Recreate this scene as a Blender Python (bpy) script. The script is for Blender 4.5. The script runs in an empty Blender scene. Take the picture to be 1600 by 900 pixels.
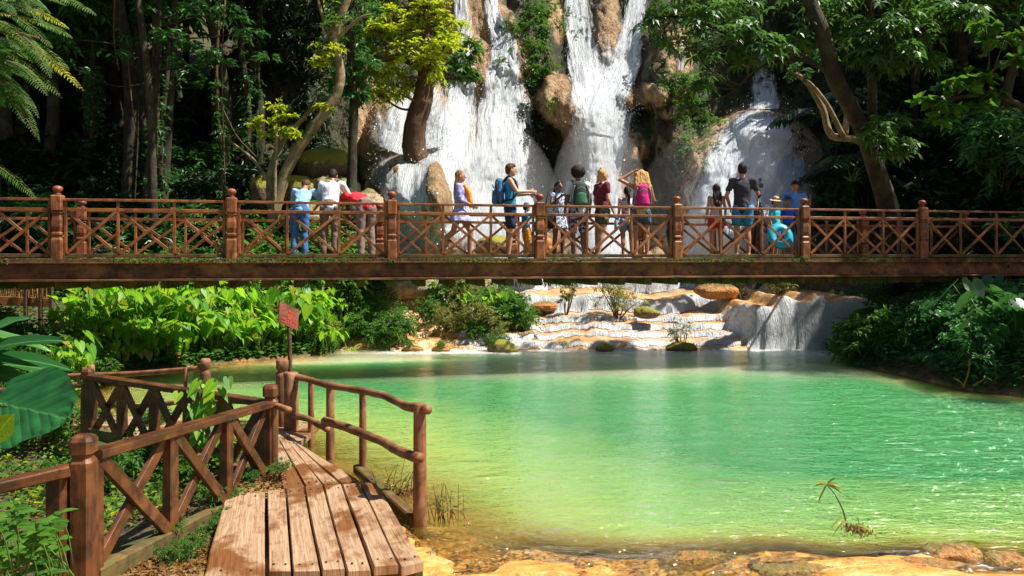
import bpy, math, random
import numpy as np
from mathutils import Vector, Matrix

random.seed(7)
RNG = np.random.default_rng(7)
R = math.radians
sc = bpy.context.scene
COL = sc.collection

# ------------------------------------------------------------------ camera, world, sun, exposure
F = 1200.0            # focal length in pixels of the 1600 px wide picture
CZ = 2.1              # eye height above the pool
HY = 400.0            # horizon row
cd = bpy.data.cameras.new('camera'); cam = bpy.data.objects.new('camera', cd); COL.objects.link(cam)
cam.location = (0, 0, CZ); cam.rotation_euler = (R(90), 0, 0)
cd.sensor_width = 36; cd.lens = 36 * F / 1600; cd.shift_y = -50 / 1600
cd.clip_start = .05; cd.clip_end = 400
sc.camera = cam

SUN = Vector((0.52, -0.06, 0.85)).normalized()
w = bpy.data.worlds.new('World'); sc.world = w; w.use_nodes = True
nt = w.node_tree; bg = nt.nodes['Background']
sky = nt.nodes.new('ShaderNodeTexSky'); sky.sky_type = 'NISHITA'; sky.sun_disc = False
sky.sun_elevation = math.asin(SUN.z); sky.sun_rotation = math.atan2(SUN.x, SUN.y)
nt.links.new(sky.outputs[0], bg.inputs[0]); bg.inputs[1].default_value = .06
ld = bpy.data.lights.new('sun', 'SUN'); ld.energy = 5; ld.angle = R(.53); ld.color = (1, .94, .84)
lo = bpy.data.objects.new('sun', ld); COL.objects.link(lo)
lo.rotation_euler = (-SUN).to_track_quat('-Z', 'Y').to_euler()
sc.view_settings.view_transform = 'Standard'; sc.view_settings.look = 'None'
sc.view_settings.exposure = .85; sc.view_settings.gamma = 1
sc.cycles.use_denoising = True
sc.cycles.max_bounces = 7; sc.cycles.diffuse_bounces = 3; sc.cycles.transparent_max_bounces = 14
sc.cycles.caustics_reflective = False; sc.cycles.caustics_refractive = False
sc.cycles.sample_clamp_indirect = 6

def P(px, py, Y):
    """world point at depth Y that lies on the given pixel of the photograph"""
    return np.array([(px - 800) / F * Y, Y, CZ + (HY - py) / F * Y])

# ------------------------------------------------------------------ noise
def _h(i, j, k, s):
    n = (i * 374761393 + j * 668265263 + k * 2147483647 + s * 1274126177) & 0xffffffff
    n = ((n ^ (n >> 13)) * 1274126177) & 0xffffffff
    return ((n ^ (n >> 16)) & 0xffff) / 65535.0
def vnoise(x, y, z=0., s=0):
    x, y, z = np.broadcast_arrays(np.asarray(x, float), np.asarray(y, float), np.asarray(z, float))
    i, j, k = np.floor(x).astype(np.int64), np.floor(y).astype(np.int64), np.floor(z).astype(np.int64)
    u, v, t = x - i, y - j, z - k
    u, v, t = u*u*(3-2*u), v*v*(3-2*v), t*t*(3-2*t)
    r = 0
    for a in (0, 1):
        for b in (0, 1):
            for c in (0, 1):
                r = r + _h(i+a, j+b, k+c, s) * (u if a else 1-u) * (v if b else 1-v) * (t if c else 1-t)
    return r * 2 - 1
def fbm(x, y, z=0., s=0, o=4):
    r, a, f = 0, .5, 1.
    for q in range(o):
        r = r + a * vnoise(np.asarray(x)*f, np.asarray(y)*f, np.asarray(z)*f, s+q*17); a *= .5; f *= 2.03
    return r
def sstep(a, b, x):
    t = np.clip((np.asarray(x, float) - a) / (b - a), 0, 1); return t*t*(3-2*t)

# ------------------------------------------------------------------ mesh builder
def nrm(v): 
    v = np.asarray(v, float); return v / (np.linalg.norm(v, axis=-1, keepdims=True) + 1e-12)
def catmull(pts, k=5):
    pts = [np.asarray(p, float) for p in pts]
    if len(pts) < 3: 
        return [pts[0] + (pts[-1]-pts[0])*i/k for i in range(k+1)]
    q = [2*pts[0]-pts[1]] + pts + [2*pts[-1]-pts[-2]]
    out = []
    for i in range(1, len(q)-2):
        for j in range(k):
            t = j/k; a, b, c, d = q[i-1], q[i], q[i+1], q[i+2]
            out.append(.5*((2*b)+(-a+c)*t+(2*a-5*b+4*c-d)*t*t+(-a+3*b-3*c+d)*t**3))
    out.append(pts[-1]); return out

class MB:
    def __init__(s): s.V=[]; s.U=[]; s.R=[]; s.Fc=[]; s.n=0
    def add(s, v, f, uv=None, rnd=None, mi=0):
        v = np.asarray(v, float).reshape(-1, 3); f = np.asarray(f, int)
        if f.ndim == 1: f = f[None]
        s.V.append(v); s.U.append(np.asarray(uv, float) if uv is not None else v.copy())
        s.R.append(np.broadcast_to(np.asarray(rnd if rnd is not None else random.random(), float), (len(v),)))
        s.Fc.append((f + s.n, mi)); s.n += len(v); return s.n - len(v)
    def rings(s, rg, mi=0, cap=True, uvs=None):
        """rg: array (m, k, 3) of rings"""
        rg = np.asarray(rg, float); m, k, _ = rg.shape
        i = np.arange(m-1)[:, None]*k; j = np.arange(k)[None]
        f = np.stack([i+j, i+(j+1) % k, i+k+(j+1) % k, i+k+j], -1).reshape(-1, 4)
        c = rg.mean(1); d = np.r_[0, np.cumsum(np.linalg.norm(np.diff(c, axis=0), axis=1))]
        off = random.random()*50
        uv = np.zeros((m, k, 3)); uv[..., 0] = d[:, None]+off
        e = np.linalg.norm(rg[0]-c[0], axis=1).mean()
        a = np.arange(k)/k*2*np.pi; uv[..., 1] = np.cos(a)*e+off; uv[..., 2] = np.sin(a)*e
        b = s.add(rg.reshape(-1, 3), f, uv.reshape(-1, 3), mi=mi)
        if cap:
            s.Fc.append((np.arange(k)[::-1][None]+b, mi)); s.Fc.append((np.arange(k)[None]+b+(m-1)*k, mi))
    def beam(s, p0, p1, w, h, up=(0, 0, 1), ch=.12, seg=3, jit=0., mi=0):
        p0, p1, up = np.asarray(p0, float), np.asarray(p1, float), np.asarray(up, float)
        d = nrm(p1-p0); sd = np.cross(d, up)
        if np.linalg.norm(sd) < 1e-4: sd = np.cross(d, (1, 0, 0))
        sd = nrm(sd); u2 = np.cross(sd, d); a, b = w/2, h/2; c = min(a, b)*ch*2
        pr = [(a, b-c), (a-c, b), (c-a, b), (-a, b-c), (-a, c-b), (c-a, -b), (a-c, -b), (a, c-b)]
        rg = []
        for i in range(seg+1):
            q = p0 + (p1-p0)*i/seg; o = (RNG.random(2)-.5)*jit
            rg.append([q+sd*(x*(1+o[1])+o[0]*w*.35)+u2*(y*(1+o[0])+o[1]*h*.35) for x, y in pr])
        s.rings(rg, mi)
    def box(s, c, sx, sy, sz, rz=0., ch=.08, mi=0):
        c = np.asarray(c, float); e = np.array([math.cos(rz), math.sin(rz), 0])*sx/2
        s.beam(c-e, c+e, sy, sz, ch=ch, seg=1, mi=mi)
    def sq(s, c, prof, rz=0., mi=0, ch=.15):
        """square section post with a profile (z, half width)"""
        c = np.asarray(c, float); rg = []
        for z, a in prof:
            k = a*ch*2; pr = [(a, a-k), (a-k, a), (k-a, a), (-a, a-k), (-a, k-a), (k-a, -a), (a-k, -a), (a, k-a)]
            rg.append([c+np.array([x*math.cos(rz)-y*math.sin(rz), x*math.sin(rz)+y*math.cos(rz), z]) for x, y in pr])
        s.rings(rg, mi)
    def lathe(s, c, prof, n=16, mi=0, sx=1., sy=1.):
        c = np.asarray(c, float); a = np.arange(n)/n*2*np.pi
        s.rings([[c+np.array([math.cos(t)*r*sx, math.sin(t)*r*sy, z]) for t in a] for z, r in prof], mi)
    def tube(s, pts, rad, n=8, k=4, jit=0., mi=0, cap=True):
        pts0 = pts; pts = np.array(catmull(pts, k)); m = len(pts)
        rad = np.interp(np.linspace(0, 1, m), np.linspace(0, 1, len(np.atleast_1d(rad))), np.atleast_1d(rad))
        t = nrm(np.gradient(pts, axis=0)); u = np.cross(t[0], (0.31, .1, .94))
        if np.linalg.norm(u) < .1: u = np.cross(t[0], (1, 0, 0))
        u = nrm(u); rg = []; sd = random.random()*99
        a = np.arange(n)/n*2*np.pi
        for i in range(m):
            u = nrm(u - t[i]*np.dot(u, t[i])); v = np.cross(t[i], u)
            rr = rad[i]*(1+jit*vnoise(np.cos(a)*1.2+sd, np.sin(a)*1.2+i*.55, i*.3, 5))
            rg.append(pts[i]+np.outer(np.cos(a)*rr, u)+np.outer(np.sin(a)*rr, v))
        s.rings(rg, mi, cap)
    def ell(s, c, r, n=14, m=9, rot=None, mi=0):
        c = np.asarray(c, float); r = np.broadcast_to(np.asarray(r, float), (3,))
        th = np.linspace(.06, math.pi-.06, m); a = np.arange(n)/n*2*np.pi
        g = np.stack([np.outer(np.sin(th), np.cos(a)), np.outer(np.sin(th), np.sin(a)), np.outer(np.cos(th), np.ones(n))], -1)*r
        if rot is not None: g = g @ np.asarray(rot).T
        s.rings((g+c)[::-1], mi)
    def leaves(s, pos, d, nn, L, W, rnd=None, droop=.15, mi=0, fold=.12):
        pos = np.asarray(pos, float); N = len(pos)
        if N == 0: return
        d = nrm(d); sd = nrm(np.cross(d, nn)); nn = np.cross(sd, d)
        L = np.broadcast_to(np.asarray(L, float), (N,))[:, None]; W = np.broadcast_to(np.asarray(W, float), (N,))[:, None]
        dz = np.array([0, 0, -1.])*droop*L
        mid = pos+d*L*.45+dz*.2; tip = pos+d*L+dz
        v = np.stack([pos, mid+sd*W/2+nn*L*fold, tip, mid-sd*W/2+nn*L*fold], 1)
        f = np.arange(N*4).reshape(N, 4)
        if rnd is None: rnd = RNG.random(N)
        uv = np.zeros((N, 4, 3)); uv[:, 1, 0] = 1; uv[:, 3, 0] = -1; uv[:, 2, 1] = 1; uv[:, (1, 3), 1] = .45
        s.add(v.reshape(-1, 3), f, uv.reshape(-1, 3), np.repeat(rnd, 4), mi)
    def leaf(s, p, d, n, L, W, shape='oval', droop=.3, rnd=None, cup=.15, mi=0, wav=0.):
        """one large leaf built as a strip either side of its midrib"""
        p = np.asarray(p, float); d = nrm(d); n = np.asarray(n, float); sd = nrm(np.cross(d, n)); n = np.cross(sd, d)
        if shape == 'heart': pr = [(-.30, .0, .16), (-.27, .02, .34), (-.14, 0, .46), (.05, 0, .5), (.25, 0, .47), (.45, 0, .39), (.65, 0, .27), (.83, 0, .13), (1, 0, .0)]
        elif shape == 'long': pr = [(0, 0, .05), (.1, 0, .3), (.25, 0, .46), (.45, 0, .5), (.65, 0, .43), (.82, 0, .28), (.93, 0, .14), (1, 0, 0)]
        else: pr = [(0, 0, .04), (.12, 0, .3), (.3, 0, .48), (.48, 0, .5), (.66, 0, .4), (.82, 0, .24), (.93, 0, .1), (1, 0, 0)]
        V = []; U = []; ph = random.random()*6
        for t, o, hw in pr:
            tt = max(t, 0); c = p+d*L*t+np.array([0, 0, -1.])*droop*L*tt*tt
            if shape == 'heart' and t < 0: c0 = p+d*L*(t*.12)
            else: c0 = c
            for q, sg in ((-1, 1), (-.5, 1), (0, 1), (.5, 1), (1, 1)):
                b = c0 if q == 0 else (c0*(1-abs(q))+c*abs(q))
                V.append(b+sd*W*hw*q+n*(cup*W*hw*abs(q)**1.5+wav*W*math.sin(t*17+ph+q*2)*abs(q)))
                U.append((q*hw*2, t, 0))
        m = len(pr); f = [(i*5+j, i*5+j+1, i*5+5+j+1, i*5+5+j) for i in range(m-1) for j in range(4)]
        s.add(V, f, U, rnd if rnd is not None else random.random(), mi)
    def mesh(s, name, mats, smooth=False):
        me = bpy.data.meshes.new(name)
        if s.n == 0: return me
        V = np.concatenate(s.V); U = np.concatenate(s.U); Rr = np.concatenate(s.R)
        me.vertices.add(len(V)); me.vertices.foreach_set('co', V.astype(np.float32).ravel())
        li = np.concatenate([f.ravel() for f, _ in s.Fc]); lt = np.concatenate([np.full(len(f), f.shape[1]) for f, _ in s.Fc])
        mi = np.concatenate([np.full(len(f), m) for f, m in s.Fc])
        me.loops.add(len(li)); me.loops.foreach_set('vertex_index', li.astype(np.int32))
        me.polygons.add(len(lt)); me.polygons.foreach_set('loop_start', np.r_[0, np.cumsum(lt)[:-1]].astype(np.int32))
        me.polygons.foreach_set('loop_total', lt.astype(np.int32))
        me.polygons.foreach_set('material_index', mi.astype(np.int32))
        me.polygons.foreach_set('use_smooth', np.full(len(lt), bool(smooth)))
        me.update(calc_edges=True)
        a = me.attributes.new('guv', 'FLOAT_VECTOR', 'POINT'); a.data.foreach_set('vector', U.astype(np.float32).ravel())
        a = me.attributes.new('rnd', 'FLOAT', 'POINT'); a.data.foreach_set('value', Rr.astype(np.float32))
        for m in (mats if isinstance(mats, (list, tuple)) else [mats]): me.materials.append(m)
        return me
    def build(s, name, mats, parent=None, smooth=False):
        return obj(name, s.mesh(name, mats, smooth), parent)

def obj(name, me, parent=None):
    o = bpy.data.objects.new(name, me); COL.objects.link(o)
    if parent is not None:
        o.parent = parent
        if parent.type == 'EMPTY': o.matrix_parent_inverse = parent.matrix_basis.inverted()
    return o
def tag(o, label=None, cat=None, group=None, kind=None):
    if label: o['label'] = label
    if cat: o['category'] = cat
    if group: o['group'] = group
    if kind: o['kind'] = kind
    return o
def thing(name, label, cat, loc=(0, 0, 0), group=None):
    o = bpy.data.objects.new(name, None); COL.objects.link(o); o.empty_display_size = .2
    o.location = [float(c) for c in loc]
    return tag(o, label, cat, group)
def kids(o): return [c for c in CH.get(o.name, [])]
CH = {}
def dup(root, loc, rz=0., s=1., label=None, group=None, cat=None):
    def rec(o, par):
        c = o.copy(); COL.objects.link(c); c.parent = par
        for k in list(o.children): rec(k, c)
        return c
    r = rec(root, None); r.location = [float(c) for c in loc]; r.rotation_euler = (0, 0, rz)
    r.scale = (s, s, s) if np.isscalar(s) else s
    if label: r['label'] = label
    if group: r['group'] = group
    if cat: r['category'] = cat
    return r

# ------------------------------------------------------------------ materials
class NT:
    def __init__(s, name):
        s.m = bpy.data.materials.new(name); s.m.use_nodes = True; s.t = s.m.node_tree; s.t.nodes.clear()
        s.out = s.n('OutputMaterial')
    def n(s, typ, **kw):
        nd = s.t.nodes.new('ShaderNode'+typ)
        for k, v in kw.items():
            if k.startswith('i_'):
                key = k[2:]; key = int(key) if key.isdigit() else key.replace('_', ' ')
                s.set(nd.inputs[key], v)
            else: setattr(nd, k, v)
        return nd
    def set(s, sock, v):
        if isinstance(v, bpy.types.Node): v = v.outputs[0]
        if isinstance(v, bpy.types.NodeSocket): s.t.links.new(v, sock)
        else:
            if sock.type == 'RGBA' and len(v) == 3: v = (*v, 1)
            sock.default_value = v
    def math(s, op, a, b=0., c=False):
        nd = s.n('Math', operation=op, use_clamp=c); s.set(nd.inputs[0], a); s.set(nd.inputs[1], b); return nd.outputs[0]
    def mapping(s, vec, scale=(1, 1, 1), loc=(0, 0, 0)):
        nd = s.n('Mapping'); s.set(nd.inputs[0], vec); nd.inputs['Scale'].default_value = scale; nd.inputs['Location'].default_value = loc
        return nd.outputs[0]
    def noise(s, vec, scale=1., detail=3., rough=.55, dist=0.):
        nd = s.n('TexNoise'); s.set(nd.inputs['Vector'], vec); nd.inputs['Scale'].default_value = scale
        nd.inputs['Detail'].default_value = detail; nd.inputs['Roughness'].default_value = rough; nd.inputs['Distortion'].default_value = dist
        return nd.outputs[0]
    def ramp(s, fac, stops, interp='LINEAR'):
        nd = s.n('ValToRGB'); s.set(nd.inputs[0], fac); cr = nd.color_ramp; cr.interpolation = interp
        while len(cr.elements) < len(stops): cr.elements.new(.5)
        for e, (p, c) in zip(cr.elements, stops):
            e.position = p; e.color = (*c, 1) if not np.isscalar(c) else (c, c, c, 1)
        return nd.outputs[0]
    def mix(s, f, a, b, mode='MIX'):
        nd = s.n('Mix', data_type='RGBA', blend_type=mode); s.set(nd.inputs['Factor'], f)
        s.set(nd.inputs[6], a); s.set(nd.inputs[7], b); return nd.outputs[2]
    def attr(s, name): return s.n('Attribute', attribute_name=name)
    def bump(s, h, strength=.5, dist=.02, normal=None):
        nd = s.n('Bump'); s.set(nd.inputs['Height'], h); nd.inputs['Strength'].default_value = strength; nd.inputs['Distance'].default_value = dist
        if normal is not None: s.set(nd.inputs['Normal'], normal)
        return nd.outputs[0]
    def pbr(s, col, rough=.6, normal=None, **kw):
        nd = s.n('BsdfPrincipled'); s.set(nd.inputs['Base Color'], col); s.set(nd.inputs['Roughness'], rough)
        if normal is not None: s.set(nd.inputs['Normal'], normal)
        for k, v in kw.items(): s.set(nd.inputs[k.replace('_', ' ')], v)
        return nd.outputs[0]
    def mixs(s, f, a, b):
        nd = s.n('MixShader'); s.set(nd.inputs[0], f); s.set(nd.inputs[1], a); s.set(nd.inputs[2], b); return nd.outputs[0]
    def fin(s, sh): s.set(s.out.inputs[0], sh); return s.m

def mat_wood(name, c1, c2, c3, moss=0., gloss=.5, grain=1.):
    t = NT(name); uv = t.attr('guv').outputs['Vector']; geo = t.n('NewGeometry').outputs['Position']
    g = t.noise(t.mapping(uv, (2.2*grain, 45*grain, 45*grain)), 1., 5, .65, .6)
    b = t.noise(t.mapping(uv, (3, 9, 9)), 1., 4, .6)
    big = t.noise(geo, 2.3, 4, .6)
    col = t.mix(t.ramp(g, [(.38, 0.), (.62, 1.)]), c1, c2)
    col = t.mix(t.ramp(big, [(.44, 0.), (.70, .8)]), col, c3)
    col = t.mix(t.ramp(t.noise(geo, 5.3, 4, .6, .5), [(.40, .65), (.52, 0.)]), col, tuple(x*.45 for x in c1))
    col = t.mix(t.ramp(b, [(.30, .85), (.42, 0.)]), col, tuple(x*.25 for x in c1))
    if moss:
        nz = t.n('NewGeometry'); sx = t.n('SeparateXYZ'); t.set(sx.inputs[0], nz.outputs['Normal'])
        mm = t.math('MULTIPLY', t.ramp(t.noise(geo, 9, 4), [(.5-.12*moss, 0.), (.62, 1.)]), moss, True)
        col = t.mix(mm, col, (.10, .12, .02))
    h = t.math('ADD', t.math('MULTIPLY', g, .6), t.math('MULTIPLY', b, .8))
    return t.fin(t.pbr(col, t.ramp(b, [(.3, gloss+.25), (.7, gloss)]), t.bump(h, .7, .008)))
def mat_leaf(name, cols, trans=.35, rough=.42, tcol=None, hue=None):
    """cols: 3 colours picked by the per-leaf value"""
    t = NT(name); rv = t.attr('rnd').outputs['Fac']
    n = len(cols); col = t.ramp(rv, [((i+.5)/n, c) for i, c in enumerate(cols)])
    pos = t.n('NewGeometry').outputs['Position']
    col = t.mix(t.ramp(t.noise(pos, .9, 2), [(.35, 0.), (.65, .55)]), col, cols[0])
    uv = t.attr('guv').outputs['Vector']; sp = t.n('SeparateXYZ'); t.set(sp.inputs[0], uv)
    rib = t.ramp(t.math('ABSOLUTE', sp.outputs[0]), [(0., .55), (.08, 0.)])
    col = t.mix(rib, col, tuple(min(1, c*1.9+.02) for c in cols[-1]))
    bp = t.bump(t.noise(t.mapping(uv, (6, 14, 1)), 1., 2), .35, .01)
    pr = t.pbr(col, rough, bp, IOR=1.4)
    tr = t.n('BsdfTranslucent'); t.set(tr.inputs[0], t.mix(.5, col, tcol or tuple(min(1, c*1.8) for c in cols[-1])))
    return t.fin(t.mixs(trans, pr, tr.outputs[0]))
def mat_bark(name, c1, c2, moss=0.):
    t = NT(name); pos = t.n('NewGeometry').outputs['Position']; uv = t.attr('guv').outputs['Vector']
    a = t.noise(t.mapping(uv, (3, 18, 18)), 1., 5, .65, .8); b = t.noise(pos, 4.2, 4, .6)
    col = t.mix(a, c1, c2); col = t.mix(t.ramp(b, [(.52, 0.), (.66, .8)]), col, tuple(min(1, c*1.6) for c in c2))
    if moss: col = t.mix(t.math('MULTIPLY', t.ramp(t.noise(pos, 3.1, 4), [(.46, 0.), (.58, 1.)]), moss), col, (.07, .10, .015))
    return t.fin(t.pbr(col, .85, t.bump(t.math('ADD', a, b), .9, .03)))
def mat_plain(name, c, rough=.7, c2=None, scale=40., metal=0.):
    t = NT(name); pos = t.n('NewGeometry').outputs['Position']; n = t.noise(pos, scale, 3)
    col = t.mix(t.ramp(n, [(.35, 0.), (.65, 1.)]), c, c2 or tuple(x*.72 for x in c))
    return t.fin(t.pbr(col, rough, t.bump(n, .25, .01), Metallic=metal))

M = {}
M['dark_wood'] = mat_wood('weathered dark wood', (.045, .012, .004), (.12, .036, .010), (.22, .080, .024), .10, .36)
M['bridge_wood'] = mat_wood('reddish bridge timber', (.15, .040, .010), (.30, .088, .022), (.42, .165, .045), .05, .42)
M['girder'] = mat_wood('rusty girder', (.07, .02, .006), (.20, .055, .014), (.38, .15, .05), .25, .6, .25)
M['ball'] = mat_wood('red turned finial', (.20, .04, .02), (.28, .07, .035), (.30, .09, .045), .0, .4)
M['log'] = mat_wood('peeled log', (.14, .05, .018), (.30, .125, .05), (.38, .19, .085), .06, .55)
M['plank'] = mat_wood('worn plank', (.34, .16, .09), (.55, .31, .20), (.62, .40, .27), .0, .5, .6)
M['mossy_beam'] = mat_wood('mossy beam', (.07, .03, .01), (.15, .07, .02), (.16, .12, .03), .5, .8)
M['plank'] = None
def mat_plank():
    t = NT('worn pale plank with wet stains'); uv = t.attr('guv').outputs['Vector']; pos = t.n('NewGeometry').outputs['Position']
    g = t.noise(t.mapping(uv, (2.5, 55, 1)), 1., 5, .65, .9); b = t.noise(t.mapping(uv, (5, 9, 1)), 1., 5, .65); st = t.noise(t.mapping(pos, (1.5, 1.2, 1)), 1.5, 4, .55, .3)
    c = t.mix(t.ramp(g, [(.34, 0.), (.64, 1.)]), (.24, .135, .072), (.47, .315, .19))
    c = t.mix(t.ramp(b, [(.36, .75), (.47, 0.)]), c, (.20, .085, .04))
    sm = t.ramp(st, [(.48, 0.), (.56, 1.)])
    c = t.mix(sm, c, t.mix(t.ramp(g, [(.3, 0.), (.7, 1.)]), (.12, .045, .016), (.25, .105, .038)))
    c = t.mix(t.ramp(t.noise(t.mapping(uv, (1.2, 90, 1), (3, 1, 0)), 1., 3, .6), [(.30, 1.), (.34, 0.)]), c, (.07, .03, .015))
    r = t.math('SUBTRACT', .62, t.math('MULTIPLY', sm, .32))
    return t.fin(t.pbr(c, r, t.bump(t.math('ADD', g, b), .55, .008)))
M['plank'] = mat_plank()
M['sign'] = mat_wood('red brown sign board', (.20, .045, .03), (.30, .075, .05), (.36, .12, .08), .0, .5)
M['bamboo'] = mat_wood('orange bamboo', (.42, .15, .04), (.55, .24, .07), (.5, .2, .06), .0, .5)
M['bark_dark'] = mat_bark('dark wet bark', (.010, .006, .004), (.030, .017, .009), .35)
M['bark_mid'] = mat_bark('brown bark', (.045, .022, .010), (.12, .062, .028), .1)
M['bark_pale'] = mat_bark('pale lichened bark', (.16, .11, .055), (.33, .24, .13), .5)
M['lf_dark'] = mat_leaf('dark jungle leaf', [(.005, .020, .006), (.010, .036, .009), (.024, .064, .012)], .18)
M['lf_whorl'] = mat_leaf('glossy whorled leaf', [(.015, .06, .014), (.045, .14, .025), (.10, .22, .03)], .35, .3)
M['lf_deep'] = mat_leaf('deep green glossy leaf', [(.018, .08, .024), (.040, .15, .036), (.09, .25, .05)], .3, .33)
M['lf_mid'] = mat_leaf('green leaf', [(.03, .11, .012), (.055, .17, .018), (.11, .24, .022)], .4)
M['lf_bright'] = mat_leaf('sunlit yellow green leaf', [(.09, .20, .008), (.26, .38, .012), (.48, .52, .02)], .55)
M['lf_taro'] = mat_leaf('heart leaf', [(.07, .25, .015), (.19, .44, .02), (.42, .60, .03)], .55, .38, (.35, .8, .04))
M['lf_olive'] = mat_leaf('olive shrub leaf', [(.07, .10, .02), (.15, .19, .035), (.30, .30, .07)], .35)
M['lf_yellow'] = mat_leaf('dry yellow leaf', [(.34, .24, .03), (.40, .32, .05), (.3, .36, .04)], .4)
M['stem'] = mat_plain('green stem', (.10, .20, .03), .5)
M['vine'] = mat_plain('woody vine', (.12, .08, .04), .9)
# ------------------------------------------------------------------ ground, pool, terraces
POOL = np.array([(-3.4, 16.95), (-4.3, 16.15), (-5.2, 15.5), (-6.1, 14.65), (-6.8, 13.6), (-7.0, 12.6), (-6.5, 11.4), (-5.9, 10.4), (-5.3, 9.6),
    (-4.1, 9.0), (-3.1, 8.75), (-2.65, 8.5), (-2.25, 8.1), (-1.55, 7.1), (-1.05, 6.4), (-.72, 5.75), (-.42, 5.2), (-.45, 4.3), (1.4, 4.2), (3.4, 4.2), (6.5, 4.2),
    (9.5, 5.6), (12, 7), (11.2, 9), (9.4, 10.2), (7.9, 11.3), (7.05, 12.0), (6.9, 13.4), (6.6, 14.6), (7.1, 15.8), (7.8, 16.95), (5, 17.05), (2.5, 16.9), (.5, 17.05), (-1.5, 16.9)])
def pool_sd(x, y):
    """signed distance to the shoreline, positive inside the pool"""
    x, y = np.asarray(x, float), np.asarray(y, float); d = np.full(x.shape, 1e9); ins = np.zeros(x.shape, bool)
    n = len(POOL)
    for i in range(n):
        a, b = POOL[i], POOL[(i+1) % n]; e = b-a; t = np.clip(((x-a[0])*e[0]+(y-a[1])*e[1])/(e@e), 0, 1)
        d = np.minimum(d, np.hypot(x-a[0]-t*e[0], y-a[1]-t*e[1]))
        c = ((a[1] > y) != (b[1] > y)) & (x < (b[0]-a[0])*(y-a[1])/(b[1]-a[1]+1e-12)+a[0]); ins ^= c
    return np.where(ins, d, -d)
def terr(x, y):
    """height of the travertine terraces"""
    x, y = np.broadcast_arrays(np.asarray(x, float), np.asarray(y, float))
    z = np.full(x.shape, -.35)
    m = sstep(5.25, 5.6, x + .12*fbm(y*1.5, x*.5, 0, 3))
    def st(y0, h, w, sd, amp=.35, fr=.8, hv=.14):
        yy = y0 + amp*fbm(x*fr, sd*7.1, 0, sd, 3)*1.7 + .14*fbm(x*3.1, sd, 0, sd+5, 3)
        t = np.clip((y-yy)/w, 0, 1); return h*np.sqrt(1-(1-t)**2)*(1+hv*vnoise(x*.9, sd*3.3, 0, sd+2)+.12*vnoise(x*4, sd, 0, sd+9))
    left = st(16.95, .38, .5, 11, .2) + st(17.6, .13, .25, 12) + st(17.95, .13, .2, 18, .5) + st(18.6, .15, .25, 13, .5) + st(18.95, .16, .2, 19, .6) + st(19.8, .42, .4, 14, .6, .6)
    right = st(17.0, .16, .3, 22, .1, 1.1, .2) + st(17.2, 1.22, .38, 21, .12, 1.1, .05)
    z = z + left*(1-m) + right*m + st(21.6, .42, .5, 15, .5) + .05*np.clip(y-19, 0, 4)
    z = z + .015*fbm(x*1.6, y*2.0, 0, 31) + .035*np.abs(fbm(x*3.5, y*4.5, 0, 32)) + .02*np.abs(fbm(x*11, y*11, 0, 33))
    return z
def ground(x, y):
    x, y = np.broadcast_arrays(np.asarray(x, float), np.asarray(y, float))
    d = pool_sd(x, y)
    near = sstep(7, 5.2, y)
    shelf = sstep(6.1, 5.35, y + .25*fbm(x*.8, 3.3, 0, 12))*sstep(-1.2, -.6, x)
    bed = -np.minimum(1.5, .05 + (.34+1.2*sstep(2.5, 5, x)*sstep(7, 9, y)+1.0*sstep(14.5, 16, y)*sstep(-2, 1, x))*np.maximum(d, 0)**1.15)
    bed = bed*(1-shelf) - shelf*(.010+.07*np.maximum(y-5.0, 0))
    o = np.maximum(-d, 0)
    out = .02 + .10*sstep(0, .7, o)+.02*o
    lb = sstep(-2.6, -4.2, x)*sstep(10.5, 13, y)
    out = out + lb*(.16*o + .15*sstep(0, .6, o))
    rb = sstep(6.2, 7.2, x)*sstep(9, 11, y)
    out = out + rb*(.30*sstep(0, .5, o)+.10*o)
    z = np.where(d > 0, bed, out)
    hl = sstep(-4.8, -8, x); hr = sstep(8.5, 11.5, x)
    z = z + hl*.42*np.maximum(y-18.5, 0) + hr*.45*np.maximum(y-17, 0)
    z = z + (1-hl)*(1-hr)*(1.7*sstep(17.5, 23, y) + 16*sstep(33, 40, y)) 
    z = z + np.maximum(np.abs(x)-11, 0)*.25*sstep(8, 14, y)
    terz = sstep(-4.3, -3.7, x)*sstep(8.2, 7.6, x)*sstep(16.3, 16.8, y)*sstep(26, 24.5, y)
    z = z - terz*.75
    z = np.minimum(z, 26)
    rock = sstep(6.9, 6.0, y)*sstep(-1.3, -.8, x)*(.075*fbm(x*1.5, y*3.1, 0, 8)+.045*np.abs(fbm(x*3.4, y*7, 0, 9))-.01)
    z = z + .09*fbm(x*.9, y*.9, 0, 4)*sstep(0, .8, np.abs(d)) + .02*fbm(x*5, y*5, 0, 6) + rock
    # the low corner between the railings
    cor = sstep(-2.3, -2.6, x)*sstep(8.3, 7.6, y)*sstep(3.4, 4.2, y)
    z = z - cor*.22*sstep(-2.3, -3.6, x)
    return z
def G(x, y): return float(ground(np.array([x]), np.array([y]))[0])
def grid_mesh(mb, X, Y, Z, uv=None, rnd=None):
    ny, nx = X.shape; i = np.arange(ny-1)[:, None]*nx; j = np.arange(nx-1)[None]
    f = np.stack([i+j, i+j+1, i+nx+j+1, i+nx+j], -1).reshape(-1, 4)
    v = np.stack([X, Y, Z], -1).reshape(-1, 3)
    mb.add(v, f, v if uv is None else uv.reshape(-1, 3), (np.zeros(len(v)) if rnd is None else rnd.ravel()))

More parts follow.
